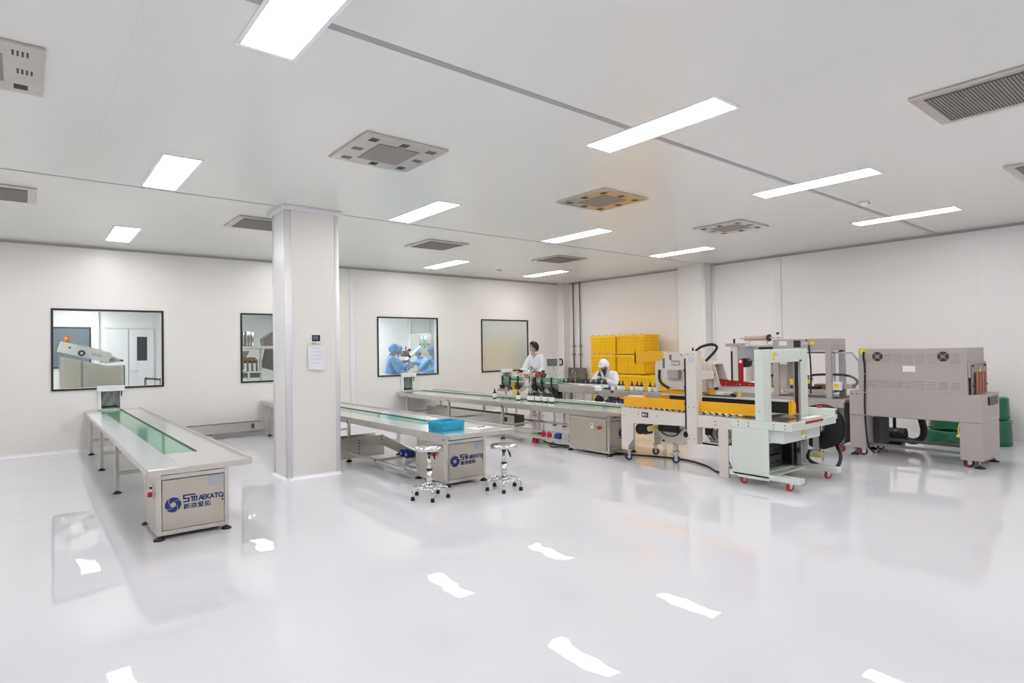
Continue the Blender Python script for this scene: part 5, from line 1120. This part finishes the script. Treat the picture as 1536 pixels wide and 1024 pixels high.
def person(label, loc, rz, J, clothes, head_rot=(0, 0, 0), hairstyle='cap', maskm='mask_blue', legs_m='trousers', cap_m='gown_blue', curl=.45, gloves='skin', group=None, neck='slate'):
    """J: joints in the person's own space (facing -Y, right hand at -X)"""
    T = thing('person', loc, label, 'person', group); g = Vector
    pel, sp, ch, nk, hd = [g(J[k]) for k in ('pelvis', 'spine', 'chest', 'neck', 'head')]
    names = ['shoulder', 'elbow', 'wrist']; jt = [pel, sp, ch, nk, hd-g((0, 0, .05))]; ed = [(0, 1), (1, 2), (2, 3), (3, 4)]
    ra = [(.135, .105), (.125, .095), (.15, .105), (.055, .055), (.052, .055)]
    cj = [pel, sp, ch, ch.lerp(nk, .62)]; ce = [(0, 1), (1, 2), (2, 3)]; cr = [(.165, .135), (.152, .125), (.165, .13), (.085, .08)]
    hands = []
    for sd, sx in (('r', -1), ('l', 1)):
        S, E_, W = g(J[sd+'s']), g(J[sd+'e']), g(J[sd+'w'])
        i = len(jt); jt += [S, E_, W]; ed += [(2, i), (i, i+1), (i+1, i+2)]; ra += [.058, .042, .028]
        i = len(cj); Wc = E_.lerp(W, .92); cj += [S, E_, Wc]; ce += [(2, i), (i, i+1), (i+1, i+2)]; cr += [.082, .066, .05]
        hands.append((sd, W, (W-E_).normalized()))
        Hp, Kn, An = g(J[sd+'h']), g(J[sd+'k']), g(J[sd+'a']); i = len(jt)
        toe = An+g((0, -.15, -.05)); jt += [Hp, Kn, An, toe]; ed += [(0, i), (i, i+1), (i+1, i+2), (i+2, i+3)]; ra += [.088, .062, .042, .032]
    b = MB(); b.add_mesh(skin_mesh(jt, ed, ra), 'skin', smooth=True)
    for sd, W, d in hands:
        if J.get(sd+'hide'): continue
        hand(b, W+d*.005, J.get(sd+'hd', d), J.get(sd+'pn', (0, 0, -1)), curl, gloves, 1., sd == 'l')
    mx = Matrix.Translation(hd) @ Matrix.Rotation(head_rot[2], 4, 'Z') @ Matrix.Rotation(head_rot[0], 4, 'X') @ Matrix.Rotation(head_rot[1], 4, 'Y')
    head_shell(b, lambda u, z: True, 0., 'skin', mx)
    for sx in (-1, 1):
        b.ball(mx @ g((sx*.074, .006, -.012)), .028, 10, 8, 'skin', (.3, .62, 1.), mx.to_3x3()); b.ball(mx @ g((sx*.031, -.079, .008)), .011, 10, 8, 'label_white', (1, .6, .7), mx.to_3x3()); b.ball(mx @ g((sx*.031, -.084, .008)), .0062, 8, 6, 'hair', (1, .6, 1), mx.to_3x3())
        b.box(sx*.031-.016, sx*.031+.016, -.094, -.082, .026, .031, 'hair', mx=mx)
    b.box(-.02, .02, -.102, -.088, -.066, -.060, 'red_paint', mx=mx)
    link('body', b, T, 'skin', org=(0, 0, 0))
    # trousers and shoes
    b = MB(); tj = [pel]; te = []; tr = [(.145, .115)]
    for sd in 'rl':
        i = len(tj); tj += [g(J[sd+'h']), g(J[sd+'k']), g(J[sd+'a'])+g((0, 0, .03))]; te += [(0, i), (i, i+1), (i+1, i+2)]; tr += [.105, .078, .066]
    b.add_mesh(skin_mesh(tj, te, tr), legs_m, smooth=True); link('trousers', b, T, legs_m, org=(0, 0, 0))
    for sd in 'rl':
        a = g(J[sd+'a']); b = MB(); b.box(a.x-.045, a.x+.045, a.y-.19, a.y+.065, a.z-.085, a.z-.005, 'shoe', .03); link('shoe', b, T, 'shoe', org=(0, 0, 0))
    # coat or gown
    b = MB(); hem = J.get('hem')
    if hem:
        i = len(cj); cj += [pel.lerp(g(hem), .5), g(hem)]; ce += [(0, i), (i, i+1)]; cr += [(.2, .165), (.215, .185)]
    b.add_mesh(skin_mesh(cj, ce, cr), clothes, smooth=True); co_ = link('coat' if clothes == 'coat_white' else 'gown', b, T, clothes, org=(0, 0, 0))
    # collar
    b = MB(); c0 = ch.lerp(nk, .86); ax = (nk-ch).normalized(); q = ax.to_track_quat('Z', 'Y').to_matrix()
    b.lathe([(.062, -.01), (.075, .0), (.072, .035), (.064, .05), (.060, .03), (.058, -.01)], c0, 20, clothes, q); link('collar', b, co_, clothes, org=(0, 0, 0))
    if clothes == 'coat_white':
        b = MB(); f0 = ch.lerp(nk, .80)
        for v in ((-.035, 0), (.035, 0)): pass
        b.prism([(-.045, .06), (.045, .06), (.0, -.09)], 'xz', -.004, .004, neck)
        R = Matrix.Translation(f0+q @ g((0, -.118, 0))) @ q.to_4x4()
        for v in b.bm.verts: v.co = R @ (v.co+g((0, v.co.z*-.30 if v.co.z < 0 else .0+v.co.z*.5, 0)))
        link('neckline', b, co_, neck, org=(0, 0, 0))
    # face mask, cap or hair
    b = MB(); head_shell(b, lambda u, z: abs(u) < 1.15 and -.098 < z < -.012, .008, maskm, mx)
    for sx in (-1, 1): b.tube([mx @ head_pt(sx*1.15, PI*.56, .008), mx @ head_pt(sx*1.5, PI*.50, .006), mx @ g((sx*.078, .02, .0))], .0022, 5, m=maskm)
    link('face_mask', b, T, maskm, org=(0, 0, 0))
    b = MB()
    if hairstyle == 'hair':
        head_shell(b, lambda u, z: (z > .066) if abs(u) < .75 else (z > .012 if abs(u) < 1.25 else (z > -.02 if abs(u) < 1.75 else z > -.065)), .016, 'hair', mx, noise=.010)
        head_shell(b, lambda u, z: z > .078 and abs(u) < 1.0, .026, 'hair', mx, noise=.012)
        link('hair', b, T, 'hair', org=(0, 0, 0))
    else:
        head_shell(b, lambda u, z: (z > .042) if abs(u) < 1.0 else (z > .0 if abs(u) < 1.6 else z > -.05), .020, cap_m, mx, noise=.008)
        b.tube([mx @ head_pt(2*PI*k/24, math.acos(max(-1, min(1, (.046 if abs(math.atan2(math.sin(2*PI*k/24), math.cos(2*PI*k/24))) < 1.0 else (.004 if abs(math.atan2(math.sin(2*PI*k/24), math.cos(2*PI*k/24))) < 1.6 else -.046))/HS[2]))), .018) for k in range(24)], .012, 7, m=cap_m, closed=True)
        if hairstyle == 'visor':
            b.prism([(-.07, -.085), (-.055, -.125), (0, -.14), (.055, -.125), (.07, -.085)], 'xy', .052, .058, cap_m)
            for v in list(b.bm.verts)[-10:]: v.co = mx @ (v.co+g((0, 0, -.25*(abs(v.co.y)-.085))))
        link('cap', b, T, cap_m, org=(0, 0, 0))
    T.rotation_euler = (0, 0, rz)
    return T
def stand(lean=0., turn=0., h=1.0, **kw):
    """joints of a standing figure about 1.64 m tall; LEAN bends the trunk forward"""
    def up(z, f=0.):   # point along the trunk, measured from the pelvis
        return (0, -math.sin(lean)*z - f, .90*h+math.cos(lean)*z)
    J = dict(pelvis=(0, 0, .90*h), spine=up(.18*h), chest=up(.37*h), neck=up(.53*h), head=up(.645*h, .02),
      rs=(-.15, up(.43*h)[1], up(.425*h)[2]), ls=(.15, up(.43*h)[1], up(.43*h)[2]),
      re=(-.21, up(.2*h)[1]-.06, up(.2*h)[2]-.03), le=(.21, up(.2*h)[1]-.06, up(.2*h)[2]-.03),
      rw=(-.15, up(.2*h)[1]-.29, up(.2*h)[2]+.0), lw=(.15, up(.2*h)[1]-.29, up(.2*h)[2]+.0),
      rh=(-.09, 0, .86*h), lh=(.09, 0, .86*h), rk=(-.1, -.02, .48*h), lk=(.1, -.02, .48*h), ra=(-.1, .02, .09), la=(.1, .02, .09), hem=(0, .01, .52*h))
    J.update(kw); return J
person('man with dark hair, light blue mask and white coat, standing behind the labelling machine', (8.88, 10.02, 0), -1.25,
    stand(.16, rw=(-.10, -.50, .98), re=(-.22, -.22, 1.02), lw=(.16, -.40, .92), le=(.23, -.14, 1.03), rpn=(.3, 0, -1), lpn=(-.3, 0, -1)), 'coat_white', (.10, 0, -.62), 'hair', neck='skin')
# the seated worker at the bottle conveyor
P2 = stand(.34, pelvis=(0, .06, .62), hem=(0, -.12, .5))
def seat_up(z, f=0., lean=.36): return (0, .06-math.sin(lean)*z-f, .62+math.cos(lean)*z)
P2.update(spine=seat_up(.16), chest=seat_up(.34), neck=seat_up(.49), head=seat_up(.585, .055), rs=(-.165, seat_up(.40)[1], seat_up(.40)[2]), ls=(.165, seat_up(.40)[1], seat_up(.40)[2]),
   re=(-.23, -.22, .80), le=(.24, -.2, .79), rw=(-.06, -.39, .945), lw=(.05, -.39, .915), rpn=(1, 0, -.2), lpn=(-1, 0, -.3), rhd=(.35, -.8, .3), lhd=(-.3, -.9, .1),
   rh=(-.1, .03, .58), lh=(.1, .03, .58), rk=(-.14, -.20, .50), lk=(.14, -.20, .50), ra=(-.14, -.16, .09), la=(.14, -.16, .09))
person('worker in white coat, white cap and dark mask bending over bottles before the yellow crates', (8.72, 7.80, 0), -1.12, P2, 'coat_white', (.50, 0, -.15), 'visor', 'slate', cap_m='coat_white', gloves='slate')
t = thing('work_stool', (8.66, 7.78, 0), 'low stool under the worker in the white peaked cap, behind the bottle conveyor', 'stool')
b = MB(); b.lathe([(0, .40), (.15, .40), (.155, .385), (.15, .37), (0, .37)], (8.67, 7.775, 0), 20, 'indigo'); link('seat', b, t)
b = MB(); b.cyl((8.67, 7.775, .05), (8.67, 7.775, .38), .02, 10, m='chrome'); link('post', b, t)
b = MB(); b.lathe([(0, 0), (.17, 0), (.16, .02), (.03, .05), (0, .05)], (8.67, 7.775, 0), 20, 'chrome'); link('base', b, t)
o = copy_tree(BOT, (8.285, 7.63, .915), .4); tag(o, 'brown bottle held in the hands of the worker in the white peaked cap', 'bottle'); o.rotation_euler = (.3, -.35, .4)
# four workers in blue gowns behind the third window
G4 = 'workers in blue gowns behind the third window'
person('blue gowned worker at the left frame of the window, facing the filler', (6.45, 12.34, 0), 1.25, stand(.10, rw=(-.12, -.42, .98), re=(-.22, -.16, 1.02), lw=(.14, -.40, .97), le=(.23, -.14, 1.02)), 'gown_blue', (.18, 0, .12), 'cap', group=G4)
person('blue gowned worker, second from the left frame, reaching towards the dark filling head', (6.78, 12.80, 0), 1.2, stand(.14, h=.985, rw=(-.06, -.37, 1.22), re=(-.2, -.17, 1.10), lw=(.10, -.36, 1.12), le=(.22, -.17, 1.08), rhd=(.2, -1, .1)), 'gown_blue', (.15, 0, -.1), 'cap', group=G4)
person('blue gowned worker bending down behind the dark filling head', (7.98, 13.32, 0), -1.35, stand(.42, h=.99, rw=(-.1, -.58, 1.02), re=(-.24, -.36, 1.1), lw=(.12, -.56, 1.22), le=(.24, -.32, 1.16)), 'gown_blue', (.45, 0, 0), 'cap', group=G4)
person('blue gowned worker at the right frame of the window, leaning across with outstretched arms', (7.70, 12.22, 0), -1.5, stand(.30, h=.985, rw=(-.02, -.60, 1.04), re=(-.16, -.36, 1.16), lw=(.14, -.56, .98), le=(.22, -.30, 1.06), rhd=(.1, -1, -.2)), 'gown_blue', (.2, 0, .35), 'cap', group=G4)
